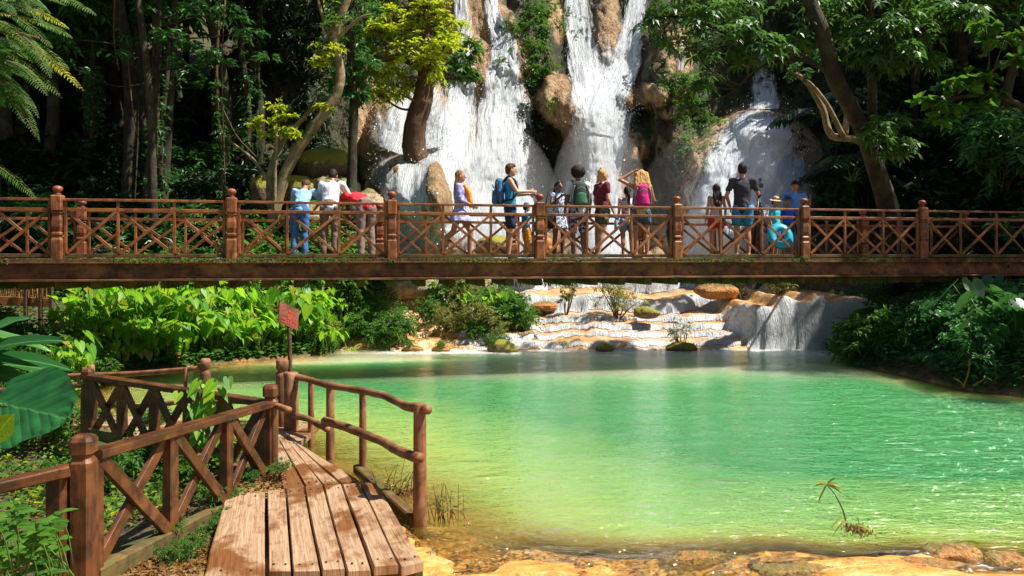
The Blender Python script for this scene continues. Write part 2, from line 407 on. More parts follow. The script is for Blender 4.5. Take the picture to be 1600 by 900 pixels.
def m_ground():
    t = NT('ground of leaf litter, moss and travertine'); pos = t.n('NewGeometry').outputs['Position']; tan = t.attr('rnd').outputs['Fac']
    n1 = t.noise(pos, 1.7, 5, .65); n2 = t.noise(pos, 11, 5, .7); n3 = t.noise(t.mapping(pos, (1, 2.2, 1)), 3.2, 5, .6, .8)
    soil = t.mix(t.ramp(n2, [(.4, 0.), (.6, 1.)]), (.035, .024, .012), (.12, .075, .035))
    soil = t.mix(t.ramp(n1, [(.45, 0.), (.6, 1.)]), soil, (.04, .065, .012))
    tr = t.ramp(n3, [(.25, (.28, .11, .02)), (.42, (.54, .25, .05)), (.55, (.68, .37, .10)), (.75, (.74, .50, .22))])
    tr = t.mix(t.ramp(n2, [(.32, .7), (.45, 0.)]), tr, (.13, .05, .015))
    h = t.math('ADD', t.math('MULTIPLY', n3, 1.5), t.math('MULTIPLY', n2, .5))
    col = t.mix(tan, soil, tr)
    return t.fin(t.pbr(col, t.math('SUBTRACT', .9, t.math('MULTIPLY', tan, .5)), t.bump(h, .8, .05)))
def m_terrace():
    t = NT('wet orange travertine'); pos = t.n('NewGeometry').outputs['Position']
    n1 = t.noise(t.mapping(pos, (1, 1, 2)), 1.6, 5, .65, .5); n2 = t.noise(t.mapping(pos, (3, 3, .8)), 5, 4, .6)
    c = t.ramp(n1, [(.3, (.22, .10, .035)), (.45, (.55, .30, .11)), (.58, (.70, .45, .22)), (.75, (.60, .46, .30))])
    c = t.mix(t.ramp(n2, [(.3, .6), (.5, 0.)]), c, (.16, .09, .035))
    return t.fin(t.pbr(c, .35, t.bump(t.math('ADD', n1, n2), .8, .04)))
def m_water():
    t = NT('green pool water'); pos = t.n('NewGeometry').outputs['Position']; dep = t.attr('guv').outputs['Vector']
    sp = t.n('SeparateXYZ'); t.set(sp.inputs[0], dep); d = sp.outputs[0]; foam = sp.outputs[1]
    w1 = t.noise(t.mapping(pos, (1.0, 2.6, 1)), 2.3, 3, .55, .3); w2 = t.noise(t.mapping(pos, (1, 1.9, 1)), 8, 3, .6, .4)
    w3 = t.noise(t.mapping(pos, (1, 1.5, 1)), 21, 2, .5)
    h = t.math('ADD', t.math('MULTIPLY', w1, 1.6), t.math('ADD', t.math('MULTIPLY', w2, .8), t.math('MULTIPLY', w3, .24)))
    nb = t.bump(h, .8, .07)
    big = t.noise(pos, .35, 3)
    dd = t.math('ADD', d, t.math('MULTIPLY', t.math('SUBTRACT', big, .5), .5))
    body = t.ramp(t.math('DIVIDE', dd, 1.5), [(.06, (.36, .25, .03)), (.22, (.28, .40, .075)), (.48, (.15, .30, .07)), (.95, (.030, .155, .045))])
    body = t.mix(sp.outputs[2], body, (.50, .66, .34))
    fac = t.math('SUBTRACT', 1., t.math('POWER', 2.718, t.math('MULTIPLY', d, -2.8)))
    tr = t.n('BsdfTransparent'); t.set(tr.inputs[0], (.97, .93, .80)); df = t.n('BsdfPrincipled'); t.set(df.inputs['Base Color'], body); t.set(df.inputs['Roughness'], 1.); t.set(df.inputs['Specular IOR Level'], 0.); t.set(df.inputs['Subsurface Weight'], 1.); t.set(df.inputs['Subsurface Radius'], (.5, 1., .7)); t.set(df.inputs['Subsurface Scale'], 5.0)
    base = t.mixs(fac, tr.outputs[0], df.outputs[0])
    fo = t.n('BsdfDiffuse'); t.set(fo.inputs[0], (.85, .9, .9))
    fz = t.math('MULTIPLY', foam, t.ramp(t.noise(t.mapping(pos, (1, 2, 1)), 6, 5, .7), [(.38, 0.), (.62, 1.)]), True)
    base = t.mixs(fz, base, fo.outputs[0])
    fr = t.n('Fresnel'); fr.inputs[0].default_value = 1.55; t.set(fr.inputs[1], nb)
    gl = t.n('BsdfGlossy'); t.set(gl.inputs['Roughness'], .07); t.set(gl.inputs['Normal'], nb); t.set(gl.inputs[0], (1, 1, 1))
    return t.fin(t.mixs(t.math('MULTIPLY', fr, 1.0, True), base, gl.outputs[0]))
def m_flow(name, dens=0., su=7., sv=.55, tint=(.76, .80, .84)):
    """falling water: threads along guv.y, guv.z carries how solid the sheet is"""
    t = NT(name); uv = t.attr('guv').outputs['Vector']; sp = t.n('SeparateXYZ'); t.set(sp.inputs[0], uv)
    cmb = t.n('CombineXYZ'); t.set(cmb.inputs[0], sp.outputs[0]); t.set(cmb.inputs[1], sp.outputs[1])
    u = cmb.outputs[0]
    a = t.noise(t.mapping(u, (su, sv, 1)), 1., 4, .6, .5)
    b = t.noise(t.mapping(u, (su*4.5, sv*4.5, 1)), 1., 3, .7, .2)
    c = t.noise(t.mapping(u, (1.3, .5, 1), (5, 3, 0)), 1., 3, .6)
    s = t.math('ADD', t.math('MULTIPLY', a, .9), t.math('ADD', t.math('MULTIPLY', b, .75), t.math('MULTIPLY', c, .5)))
    s = t.math('ADD', s, t.math('SUBTRACT', sp.outputs[2], 1.62-dens))
    al = t.ramp(t.math('ADD', s, .5), [(.40, 0.), (.52, .55), (.68, 1.)])
    col = t.mix(t.ramp(b, [(.36, .8), (.56, 0.)]), tint, (.40, .46, .50))
    h = t.math('ADD', a, t.math('MULTIPLY', b, .7))
    pr = t.pbr(col, .55, t.bump(h, .8, .12))
    tl = t.n('BsdfTranslucent'); t.set(tl.inputs[0], (.8, .85, .9))
    tp = t.n('BsdfTransparent')
    return t.fin(t.mixs(al, tp.outputs[0], t.mixs(.25, pr, tl.outputs[0])))
M['ground'] = m_ground(); M['terrace'] = m_terrace(); M['water'] = m_water()
M['flow'] = m_flow('white falling water', .16); M['flow_thin'] = m_flow('thin threads of falling water', .06, 9, .5, (.78, .84, .92))
M['flow_casc'] = m_flow('white cascade water', .02, 9, 1.3)

def lin(*seg): return np.unique(np.concatenate([np.arange(a, b, s) for a, b, s in seg]))
gx = lin((-90, -20, 3.5), (-20, -9, .5), (-9, 10, .12), (10, 20, .5), (20, 90.1, 3.5))
gy = lin((-30, 2, 1), (2, 4.2, .11), (4.2, 6.4, .045), (6.4, 19, .11), (19, 34, .4), (34, 90.1, 2))
X, Y = np.meshgrid(gx, gy); Z = ground(X, Y); d = pool_sd(X, Y)
tan = np.where(d > 0, 1, .0*sstep(-.18, -.02, d + .1*fbm(X*1.5, Y*1.5, 0, 40)))
tan = np.maximum(tan, sstep(6.4, 5.6, Y)*sstep(-1.3, -.9, X))
tan = np.maximum(tan, .3*sstep(-2.5, -2.2, X)*sstep(9, 8, Y)*sstep(-.2, -.6, X))
mb = MB(); grid_mesh(mb, X, Y, Z, rnd=tan); o = mb.build('ground', M['ground'], smooth=True); tag(o, kind='structure')

tx = np.arange(-4.3, 8.25, .055); ty = np.arange(16.35, 26, .05)
X, Y = np.meshgrid(tx, ty); Z = terr(X, Y)
mb = MB(); grid_mesh(mb, X, Y, Z); o = mb.build('travertine_terraces', M['terrace'], smooth=True); tag(o, kind='structure')
# the water that runs over the terraces: a thin sheet, white where it falls
gz = np.gradient(Z, axis=0)/.05; steep = sstep(.4, 1.2, gz + .3*np.abs(np.gradient(Z, axis=1)/.055))
arc = np.cumsum(np.hypot(.05, np.diff(Z, axis=0, prepend=Z[:1])), axis=0)
# water gathers in channels
chan = sstep(-.45, .15, fbm(X*.55, Y*.12, 0, 77)); chan = np.maximum(chan, sstep(4.6, 5.2, X)*sstep(8.2, 7.9, X))
foot = sstep(.0, .25, np.roll(steep, 8, 0)) * 0
solid = steep*(.20+.56*chan+.14*sstep(5.2, 5.6, X)) + .30*sstep(.1, 1, np.maximum(np.roll(steep, -5, 0), np.roll(steep, -9, 0)))*chan
solid = solid - .02 + (.10+.30*sstep(-.1, .3, fbm(X*1.3, Y*1.1, 0, 78)))*chan
uv = np.stack([X, arc, solid], -1)
mb = MB(); grid_mesh(mb, X, Y-.015*steep, Z+.018+.03*steep*(.5+fbm(X*9, arc*1.5, 0, 5)), uv); o = mb.build('cascade_water', M['flow_casc'], smooth=True); tag(o, kind='structure')

wx = np.arange(-8, 12.6, .1); wy = np.arange(4.0, 17.9, .1)
X, Y = np.meshgrid(wx, wy); D = -ground(X, Y); sd = pool_sd(X, Y)
foam = sstep(.9, .15, np.abs(17.0-Y))*sstep(-3.2, -2.6, X) + sstep(1.6, .1, np.abs(16.9-Y))*sstep(4.0, 5.2, X)
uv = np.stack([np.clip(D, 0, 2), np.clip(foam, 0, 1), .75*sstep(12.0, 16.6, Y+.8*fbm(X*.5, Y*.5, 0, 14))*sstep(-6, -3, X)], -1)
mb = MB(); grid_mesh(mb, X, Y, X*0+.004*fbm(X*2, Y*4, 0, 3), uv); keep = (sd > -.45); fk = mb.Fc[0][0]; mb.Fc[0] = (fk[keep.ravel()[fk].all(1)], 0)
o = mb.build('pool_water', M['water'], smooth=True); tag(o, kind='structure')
# thin stream that slips under the left railing
mb = MB(); st = np.array(catmull([(-3.6, 6.9, 0), (-3.0, 6.2, 0), (-2.75, 5.4, 0), (-2.6, 4.6, 0), (-2.7, 3.6, 0)], 14)); a = np.linspace(-1, 1, 9)
X = st[:, 0:1]+a*.20; Y = st[:, 1:2]+a*0; Z = ground(X, Y)+.045-.02*a**2
uv = np.stack([X, -Y*1.0+0*X, .34-.25*np.abs(a)[None]**2+0*X], -1); grid_mesh(mb, X, Y, Z, uv); o = mb.build('stream', M['flow_casc'], smooth=True); tag(o, kind='structure')

# ------------------------------------------------------------------ the cliff: relief D(px, py) is the distance of the rock face
BUMPS = [ # cx, cy, rx, ry, depth gained towards the viewer, power
    (640, 345, 78, 112, 4.6, 1.), (655, 250, 95, 110, 2.3, 1.), (700, 340, 50, 100, 1.6, 1.),
    (748, 60, 60, 90, .9, 1.), (745, 250, 95, 190, 1.6, 1.), (770, 400, 90, 90, 1.5, 1.),
    (873, 158, 36, 44, 1.7, 1.), (870, 285, 50, 85, -1.8, 1.), (835, 60, 45, 120, 1.1, 1.),
    (950, 40, 22, 60, .8, 1.), (905, 150, 40, 60, .6, 1.), (940, 240, 60, 160, 1.0, 1.), (940, 420, 110, 70, 2.2, 1.),
    (1003, 152, 40, 24, .9, 1.), (990, 230, 34, 30, .5, 1.), (1045, 80, 50, 110, 1.7, 1.), (1040, 250, 60, 90, .5, 1.), (1075, 190, 60, 120, .7, 1.),
    (1185, 300, 120, 130, 3.6, 1.), (1150, 400, 130, 90, 1.8, 1.), (1200, 190, 60, 45, 1.2, 1.), (1245, 270, 55, 60, 1.0, 1.), (1270, 400, 60, 130, 1.2, 1.),
    (790, 30, 16, 18, .9, 1.), (800, 100, 24, 30, .7, 1.), (690, 280, 26, 70, 1.0, 1.)]
def reliefD(px, py):
    px, py = np.broadcast_arrays(np.asarray(px, float), np.asarray(py, float))
    wx_ = px + 9*fbm(px/40, py/40, 0, 60); wy_ = py + 9*fbm(px/40, py/40, 4.4, 61)
    D = 25.2 + (400-py)/400*5.4
    for cx, cy, rx, ry, dz, pw in BUMPS:
        r2 = ((wx_-cx)/rx)**2 + ((wy_-cy)/ry)**2
        D = D - dz*np.sqrt(np.clip(1-r2, 0, 1)) if dz > 0 else D - dz*np.clip(1-r2, 0, 1)
    D = D + .75*fbm(px/60, py/85, 0, 62, 4) + .32*fbm(px/13, py/60, 0, 63, 4) + .16*np.abs(fbm(px/7, py/16, 2, 64, 3))
    D = D - 2.5*sstep(1310, 1400, px)*sstep(0, 400, py) - 3.0*sstep(575, 500, px)
    return D
def rel(px, py, off=0.):
    D = reliefD(px, py) - off
    return np.stack([(px-800)/F*D, D, CZ+(HY-py)/F*D], -1)
TANB = [(873, 158, 38, 46, 1.), (1003, 152, 40, 16, .7), (990, 232, 32, 26, .6), (948, 30, 22, 60, .8), (800, 90, 30, 60, .7), (1010, 60, 30, 60, .35), (1040, 130, 50, 70, .4),
    (690, 300, 30, 110, 1.), (640, 340, 90, 110, .9), (600, 200, 60, 60, .7), (650, 180, 60, 60, .8), (1180, 300, 130, 140, .8), (1060, 70, 30, 50, .7), (740, 200, 90, 260, .8), (580, 170, 26, 60, .8),
    (930, 250, 55, 260, .7), (940, 400, 200, 70, .8), (1040, 270, 50, 80, .35), (1150, 390, 120, 60, .8), (880, 20, 25, 60, .6), (720, 20, 60, 60, .5)]
px = np.arange(330, 1560, 3.2); py = np.arange(-190, 445, 3.2); PX, PY = np.meshgrid(px, py)
V = rel(PX, PY); tn = np.zeros(PX.shape)
wn = 14*fbm(PX/22, PY/22, 0, 70)
for cx, cy, rx, ry, a in TANB:
    r = np.sqrt(((PX+wn-cx)/rx)**2+((PY+wn-cy)/ry)**2); tn = np.maximum(tn, a*sstep(1.15, .75, r))
def m_cliff():
    t = NT('mossy travertine cliff'); pos = t.n('NewGeometry').outputs['Position']; tan = t.attr('rnd').outputs['Fac']
    n1 = t.noise(t.mapping(pos, (1, 1, .35)), 2.2, 6, .68, .6); n2 = t.noise(t.mapping(pos, (1, 1, .5)), 9, 5, .65); n3 = t.noise(pos, .8, 4)
    moss = t.ramp(n2, [(.32, (.012, .016, .006)), (.48, (.035, .045, .012)), (.62, (.085, .105, .02)), (.8, (.16, .15, .04))])
    moss = t.mix(t.ramp(n3, [(.48, 0.), (.6, 1.)]), moss, (.085, .055, .028))
    rock = t.ramp(n1, [(.28, (.12, .055, .022)), (.42, (.34, .19, .085)), (.55, (.48, .31, .15)), (.72, (.58, .43, .25))])
    rock = t.mix(t.ramp(n2, [(.33, .75), (.47, 0.)]), rock, (.10, .05, .02))
    f = t.ramp(t.math('ADD', tan, t.math('MULTIPLY', t.math('SUBTRACT', n1, .5), .9)), [(.35, 0.), (.55, 1.)])
    h = t.math('ADD', t.math('MULTIPLY', n1, 1.2), n2)
    return t.fin(t.pbr(t.mix(f, moss, rock), .7, t.bump(h, 1., .22)))
M['cliff'] = m_cliff()
mb = MB(); grid_mesh(mb, V[..., 0], V[..., 1], V[..., 2], rnd=tn); o = mb.build('cliff', M['cliff'], smooth=True); tag(o, kind='structure')

def fall(strips, name, label, mat, spray=600):
    mb = MB(); pts_all = []
    for k, (path, solid, off) in enumerate(strips):
        p = np.array(catmull([np.array(q, float) for q in path], 34)); m = len(p)
        d = np.r_[0, np.cumsum(np.hypot(*np.diff(p[:, :2], axis=0).T))]/43.
        n = max(9, int(p[:, 2].max()*2/3)); a = np.linspace(-1, 1, n)
        tdir = nrm(np.gradient(p[:, :2], axis=0)); perp = np.stack([-tdir[:, 1], tdir[:, 0]], 1)
        edge = 1+.25*fbm(np.outer(d*1.4, np.ones(n)), a[None]*2+k*9, 0, 90+k)
        QX = p[:, 0:1] - perp[:, 0:1]*a*p[:, 2:3]*edge; QY = p[:, 1:2] - perp[:, 1:2]*a*p[:, 2:3]*edge
        # smooth sheet that stands off the rock
        Dq = reliefD(QX, QY); 
        Ds = sum(reliefD(QX+dx_, QY+dy_) for dx_ in (-16, -6, 6, 16) for dy_ in (-30, -12, 0, 12, 30))/20
        Dq = Ds - off-np.clip(Ds-Dq, 0, 1.2)*.6 - .12*(1-a[None]**2) - .10*np.abs(fbm(a[None]*p[:, 2:3]/6, d[:, None]*1.2, k, 95))
        V = np.stack([(QX-800)/F*Dq, Dq, CZ+(HY-QY)/F*Dq], -1)
        so = (solid*(1.02-1.05*np.abs(a)[None]**2.6)+0*QX)*sstep(-.15, .9, d)[:, None]
        uv = np.stack([a[None]*p[:, 2:3]/43.+k*7, d[:, None]+0*a[None], so], -1)
        grid_mesh(mb, V[..., 0], V[..., 1], V[..., 2], uv, np.zeros(V.shape[:2])+k)
        pts_all.append(V.reshape(-1, 3))
    o = mb.build(name, mat, smooth=True); tag(o, label, 'waterfall', kind='structure')
    if spray:
        sp = MB(); pa = np.concatenate(pts_all); q = pa[RNG.integers(0, len(pa), spray)] + RNG.normal(0, 1, (spray, 3))*np.array([.16, .2, .2]) - np.array([0, .25, 0])
        r = .008+.018*RNG.random((spray, 1))**2; e = nrm(RNG.normal(0, 1, (spray, 3))); g = nrm(np.cross(e, (0, 1, 0)))
        v = np.stack([q+e*r, q+g*r, q-e*r*.8-np.array([0, 0, .02]), q-g*r], 1)
        sp.add(v.reshape(-1, 3), np.arange(spray*4).reshape(-1, 4)); s = sp.build('spray', M['spray']); tag(s, 'white flying droplets around the ' + label, 'spray', kind='stuff')
    return o
M['spray'] = mat_plain('white droplets', (.85, .9, .95), .4, (.8, .86, .92))
fall([([(640, 232, 50), (638, 262, 72), (630, 320, 84), (628, 375, 88), (628, 430, 90)], .68, .1),
      ([(680, 110, 16), (662, 150, 40), (640, 195, 62), (622, 240, 66)], .64, .1),
      ([(698, 150, 18), (692, 220, 34), (698, 300, 40), (708, 360, 42), (714, 425, 44)], .66, .1),
      ([(590, 150, 8), (592, 185, 14), (598, 235, 22)], .40, .1)],
     'waterfall', 'white water spreading over a rounded rock dome under the thick leaning trunk', M['flow'], 1500)
fall([([(722, -60, 15), (722, 40, 18), (720, 120, 28), (720, 200, 38), (726, 300, 46), (735, 425, 50)], .58, .12),
      ([(762, -60, 12), (770, 20, 16), (786, 70, 26), (783, 130, 34), (776, 220, 46), (780, 320, 54), (785, 425, 60)], .66, .16),
      ([(800, 100, 12), (806, 170, 28), (814, 250, 32), (820, 330, 34), (826, 425, 38)], .56, .1)],
     'waterfall', 'broad white waterfall behind the man with the blue backpack', M['flow'], 2600)
fall([([(898, -60, 22), (902, 20, 25), (908, 70, 28), (918, 120, 36), (932, 180, 38), (940, 260, 34), (938, 340, 36), (938, 425, 44)], .74, .16),
      ([(1000, -60, 16), (994, 10, 20), (984, 60, 24), (970, 110, 30), (950, 160, 34), (940, 210, 34)], .74, .22),
      ([(948, 50, 8), (947, 90, 14), (945, 120, 22)], .5, .1),
      ([(893, 128, 9), (900, 180, 14), (912, 260, 20), (916, 340, 24), (916, 420, 28)], .48, .12),
      ([(988, 150, 14), (972, 190, 18), (962, 250, 18), (962, 330, 22), (970, 420, 30)], .50, .1)],
     'waterfall', 'tall forked white waterfall whose two streams join in the middle of the cliff', M['flow'], 2600)
fall([([(1198, 160, 26), (1190, 195, 62), (1180, 240, 96), (1168, 310, 122), (1158, 425, 138)], .92, .16),
      ([(1150, 210, 14), (1132, 260, 24), (1104, 330, 42), (1082, 425, 50)], .86, .20),
      ([(1246, 235, 12), (1248, 290, 30), (1256, 350, 34), (1262, 425, 36)], .62, .16),
      ([(1195, 60, 12), (1196, 110, 20), (1196, 170, 30)], .74, .12)],
     'waterfall', 'low fan of thin bluish water threads over brown rock behind the tripod', M['flow_thin'], 1200)
fall([([(1076, 40, 8), (1068, 75, 10), (1066, 110, 12)], .5, .12)], 'waterfall', 'short thin spill of water high on the cliff between hanging leaves', M['flow_thin'], 0)
# ------------------------------------------------------------------ footbridge
A0 = np.array([-7.159, 12.1, 0.]); DV = np.array([2.5497, .5227, 0.]); DU = nrm(DV); DN = np.array([-DU[1], DU[0], 0.])
DZ = 2.06; BR = math.atan2(DU[1], DU[0]); I0, I1 = -2, 9; SP = float(np.linalg.norm(DV))
def bp(i, off=0., z=0.): return A0 + DV*i + DN*off + np.array([0, 0, DZ+z])
bridge = thing('footbridge', 'long reddish brown timber footbridge with crossed railings over the cascades', 'bridge', bp(3))
mb = MB()
mb.beam(bp(I0, .02, -.20), bp(I1, .02, -.20), .10, .25, seg=60, jit=.02); mb.beam(bp(I0, -.04, -.345), bp(I1, -.04, -.345), .17, .035, seg=1)
mb.beam(bp(I0, -.04, -.065), bp(I1, -.04, -.065), .17, .03, seg=1)
for k in range(120): # rivets in pairs along the web
    for z in (-.12, -.27):
        i = I0 + (I1-I0)*(k//2*2+.5+.08*(k % 2))/120
        mb.lathe(bp(i, -.035, z), [(-.012, .004), (0, .014), (.012, .004)], 6)
mb.build('girder', M['girder'], bridge)
mb = MB(); mb.beam(bp(I0, 1.6, -.20), bp(I1, 1.6, -.20), .12, .30, seg=30, jit=.02); mb.build('girder', M['girder'], bridge)
mb = MB()
for k in range(int((I1-I0)*5)): mb.beam(bp(I0+k/5, .08, -.43+.0), bp(I0+k/5, 1.58, -.43), .14, .12, jit=.02)
mb.build('cross_bearers', M['mossy_beam'], bridge)
mb = MB(); n = int((I1-I0)*SP/.15)
for k in range(n): mb.beam(bp(I0+(I1-I0)*(k+.5)/n, -.10, -.025+.006*random.random()), bp(I0+(I1-I0)*(k+.5)/n, 1.72, -.025), .138, .045, jit=.03)
mb.build('deck_boards', M['mossy_beam'], bridge)
FPROF = [(-.03, .088), (.30, .088), (.315, .075), (.335, .075), (.345, .055), (.365, .055), (.375, .082), (.40, .082), (.42, .062), (.50, .080), (.60, .080), (.70, .064), (.715, .08), (.73, .08), (.735, .058), (.75, .058),
    (.76, .088), (.98, .088), (1.0, .07)]
FBALL = [(1.0, .03), (1.012, .055), (1.02, .055), (1.03, .035), (1.045, .045), (1.075, .072), (1.10, .076), (1.125, .068), (1.142, .045), (1.15, .012)]
def railing(offs, shift, hs, front):
    p_off = offs
    for i in range(I0, I1+1):
        c = bp(i+shift, p_off, 0)
        mb = MB(); mb.sq(c, [(z*hs, a) for z, a in FPROF], BR); po = mb.build('post', M['bridge_wood'], bridge)
        mb = MB(); mb.lathe(c, [(z*hs, a*1.0) for z, a in FBALL], 16); mb.build('finial', M['ball'], po, True)
        if i == I1: break
        a, b = bp(i+shift, p_off), bp(i+1+shift, p_off); u = DU*.088
        H = .93*hs; H2 = .775*hs; L0 = .045
        mb = MB(); up = np.array([0, 0, 1.])
        mb.beam(a+u+up*H, b-u+up*H, .075, .04, jit=.05, seg=6); mb.beam(a+u+up*H2, b-u+up*H2, .04, .05, jit=.05, seg=6)
        pr = mb.build('rails', M['bridge_wood'], bridge)
        mb = MB(); mb.beam(a+u+up*L0, b-u+up*L0, .05, .06, seg=4, jit=.05); mb.build('bottom_rail', M['mossy_beam'] if front else M['bridge_wood'], bridge)
        xs = [.115/SP, 1/3+.005, 2/3-.005, 1-.115/SP]
        for x in xs: mb = MB(); q = a+(b-a)*x; mb.beam(q+up*(L0+.031), q+up*(H-.021), .042, .042, up=DU, jit=.06); mb.build('baluster', M['bridge_wood'], bridge)
        for x0, x1 in zip(xs[:-1], xs[1:]):
            mb = MB(); q0 = a+(b-a)*x0+DU*.022; q1 = a+(b-a)*x1-DU*.022; lo_, hi_ = up*(L0+.035), up*(H2-.028)
            mb.beam(q0+lo_-DN*.016, q1+hi_-DN*.016, .028, .046, jit=.05); mb.build('cross_brace', M['bridge_wood'], bridge); mb = MB(); mb.beam(q0+hi_+DN*.016, q1+lo_+DN*.016, .028, .046, jit=.05)
            mb.build('cross_brace', M['bridge_wood'], bridge)
railing(0, 0, 1., True); railing(1.6, -.06, .90, False)
# moss and small ferns hanging from the edge of the deck
mb = MB(); N = 5200; i = I0+(I1-I0)*RNG.random(N); keep = fbm(i*2.3, 0, 0, 44, 3) > .06; i = i[keep]; N = len(i)
side = RNG.random(N) < .35
base = A0+DV*i[:, None]+DN*np.where(side, .18, -.10)[:, None]+np.array([0, 0, DZ])+np.stack([0*i, 0*i, np.where(side, -.42, -.02)], 1)
dd = np.stack([RNG.normal(0, .5, N), RNG.normal(-.25, .3, N), np.where(side, -1., -.25+RNG.normal(0, .35, N))], 1)
mb.leaves(base, dd, RNG.normal(0, 1, (N, 3)), .03+.08*RNG.random(N)*np.where(side, 1.3, .7), .022)
o = mb.build('hanging_moss', M['lf_mid'], bridge)
tag(o, kind='stuff')

# ------------------------------------------------------------------ foreground railings
up = np.array([0, 0, 1.])
def xfence(th, p0, p1, z0t, z1t, z0b, z1b, bays, pw=.09, bw=.065, skip_last=False, rail=(.11, .055)):
    p0, p1 = np.asarray(p0, float), np.asarray(p1, float)
    T = lambda s: np.array([*(p0+(p1-p0)*s), z0t+(z1t-z0t)*s]); B = lambda s: np.array([*(p0+(p1-p0)*s), z0b+(z1b-z0b)*s])
    mb = MB(); mb.beam(T(0), T(1), rail[0], rail[1], seg=12, jit=.07); mb.build('top_rail', M['dark_wood'], th)
    mb = MB(); mb.beam(B(0), B(1), .09, .11, seg=12, jit=.12); mb.build('bottom_beam', M['mossy_beam'], th)
    e = np.array([*nrm(p1-p0), 0.]); nn = np.array([-e[1], e[0], 0.])
    for k in range(bays):
        a, b = k/bays, (k+1)/bays; L = np.linalg.norm(p1-p0); m = .035/L
        mb = MB(); mb.beam(B(a+m)+up*.03+nn*.02, T(b-m)-up*.03+nn*.02, .035, bw, jit=.08, seg=5); mb.build('cross_brace', M['dark_wood'], th); mb = MB(); mb.beam(T(a+m)-up*.03-nn*.02, B(b-m)+up*.03-nn*.02, .035, bw, jit=.08, seg=5)
        mb.build('cross_brace', M['dark_wood'], th)
    for k in range(0, bays+1):
        mb = MB(); mb.beam(B(k/bays)-up*.04, T(k/bays)-up*.03, .07, pw, up=e, jit=.06, seg=4); mb.build('upright', M['dark_wood'], th)
def hpost(th, x, y, zb, zt, a=.062, rz=0.):
    mb = MB(); h = zt-zb
    mb.sq((x, y, zb), [(0, a), (h-.24, a), (h-.15, a*.98), (h-.135, a*.84), (h-.12, a*.72), (h-.11, a*.74), (h-.10, a*.95), (h-.03, a*1.0), (h-.008, a*.86), (h, a*.6)], rz, ch=.18)
    return mb.build('post', M['dark_wood'], th)
f1 = thing('wooden_railing', 'dark brown crossed wooden railing sloping away beside the board path, nearest on the left', 'railing', (-2.3, 5.5, 0))
PA, PB = np.array([-2.40, 4.3]), np.array([-2.17, 6.9])
hpost(f1, *PA, -.15, 1.10, .064, .1); hpost(f1, *PB, -.12, .945, .062, .1)
e = nrm(PB-PA); xfence(f1, PA+e*.09, PB-e*.03, .965, .775, .26, .05, 3, .10, .085)
mb = MB(); mb.beam((-2.50, 4.22, -.2), (-2.50, 4.22, .90), .08, .09, jit=.04); mb.build('upright', M['dark_wood'], f1)
mb = MB(); mb.beam((-2.43, 4.22, .925), (-3.25, 3.75, .80), .10, .06, jit=.05, seg=6); mb.build('side_rail', M['dark_wood'], f1)
f2 = thing('wooden_railing', 'dark brown crossed wooden railing running left to right behind the leafy vine', 'railing', (-3.3, 7.5, 0))
PC = np.array([-4.42, 8.0]); hpost(f2, *PC, -.15, .93, .055); e2 = nrm(PB-PC)
xfence(f2, PC+e2*.06, PB-e2*.09, .845, .775, .27, .10, 5, .10, .075)

def logpost(th, x, y, zb, zt, r=.05, head=True, mat='log'):
    mb = MB(); h = zt-zb; o = RNG.normal(0, .006, (4, 2))
    if head: pr = [(0, 1.05), (h*.5, 1.), (h-.20, 1.), (h-.16, .98), (h-.145, .72), (h-.125, .72), (h-.11, .93), (h-.02, .95), (h, .7)]
    else: pr = [(0, 1.05), (h*.35, 1.), (h*.7, .95), (h-.012, .92), (h, .75)]
    mb.lathe((x, y, zb), [(z, r*a) for z, a in pr], 12); p = mb.build('post', M[mat], th, True); return p
f3 = thing('log_railing', 'rustic railing of crooked peeled logs curving round the right edge of the board path', 'railing', (-1.5, 7.3, 0))
def w3(px, py, Y): return tuple(P(px, py, Y))
logpost(f3, *P(455, 600, 8.55)[:2], -.25, P(0, 583, 8.5)[2], .085, False); logpost(f3, *P(441, 600, 8.75)[:2], -.25, P(0, 561, 8.75)[2], .075)
logpost(f3, *P(486, 600, 8.45)[:2], -.3, P(0, 591, 8.4)[2], .036, False); logpost(f3, *P(516, 600, 7.95)[:2], -.35, P(0, 598, 7.9)[2], .046, False)
logpost(f3, *P(567, 600, 7.45)[:2], -.35, P(0, 606, 7.4)[2], .038, False); logpost(f3, *P(656, 600, 6.0)[:2], -.30, P(0, 630, 6.0)[2], .054, False)
mb = MB(); mb.tube([P(446, 585, 8.6), P(486, 594, 8.4), P(516, 603, 7.9), P(545, 607, 7.65), P(567, 611, 7.4), P(600, 618, 6.95), P(622, 629, 6.6), P(640, 636, 6.3), P(655, 637, 6.05), P(669, 641, 5.92)], [.036, .034, .036, .034, .038, .036], 10, 5, .14); mb.build('top_rail', M['log'], f3, True)
mb = MB(); mb.tube([P(455, 649, 8.5), P(480, 654, 8.3), P(500, 664, 8.05), P(514, 672, 7.9)], [.036, .034], 10, 5, .12); mb.build('lower_rail', M['log'], f3, True)
mb = MB(); mb.tube([P(507, 657, 7.85), P(540, 667, 7.55), P(570, 679, 7.2), P(600, 691, 6.8), P(620, 703, 6.4), P(645, 713, 6.0), P(657, 716, 5.9)], [.042, .04, .043, .040], 10, 5, .12); mb.build('lower_rail', M['log'], f3, True)
f4 = thing('log_railing', 'low rustic log railing along the far water edge at the left', 'railing', (-4.5, 9.4, 0))
logpost(f4, *P(321, 600, 9.3)[:2], -.3, P(0, 560, 9.3)[2], .062); logpost(f4, *P(290, 600, 9.35)[:2], -.3, P(0, 574, 9.35)[2], .025, False); logpost(f4, *P(142, 600, 9.9)[:2], -.2, P(0, 570, 9.9)[2], .05, False)
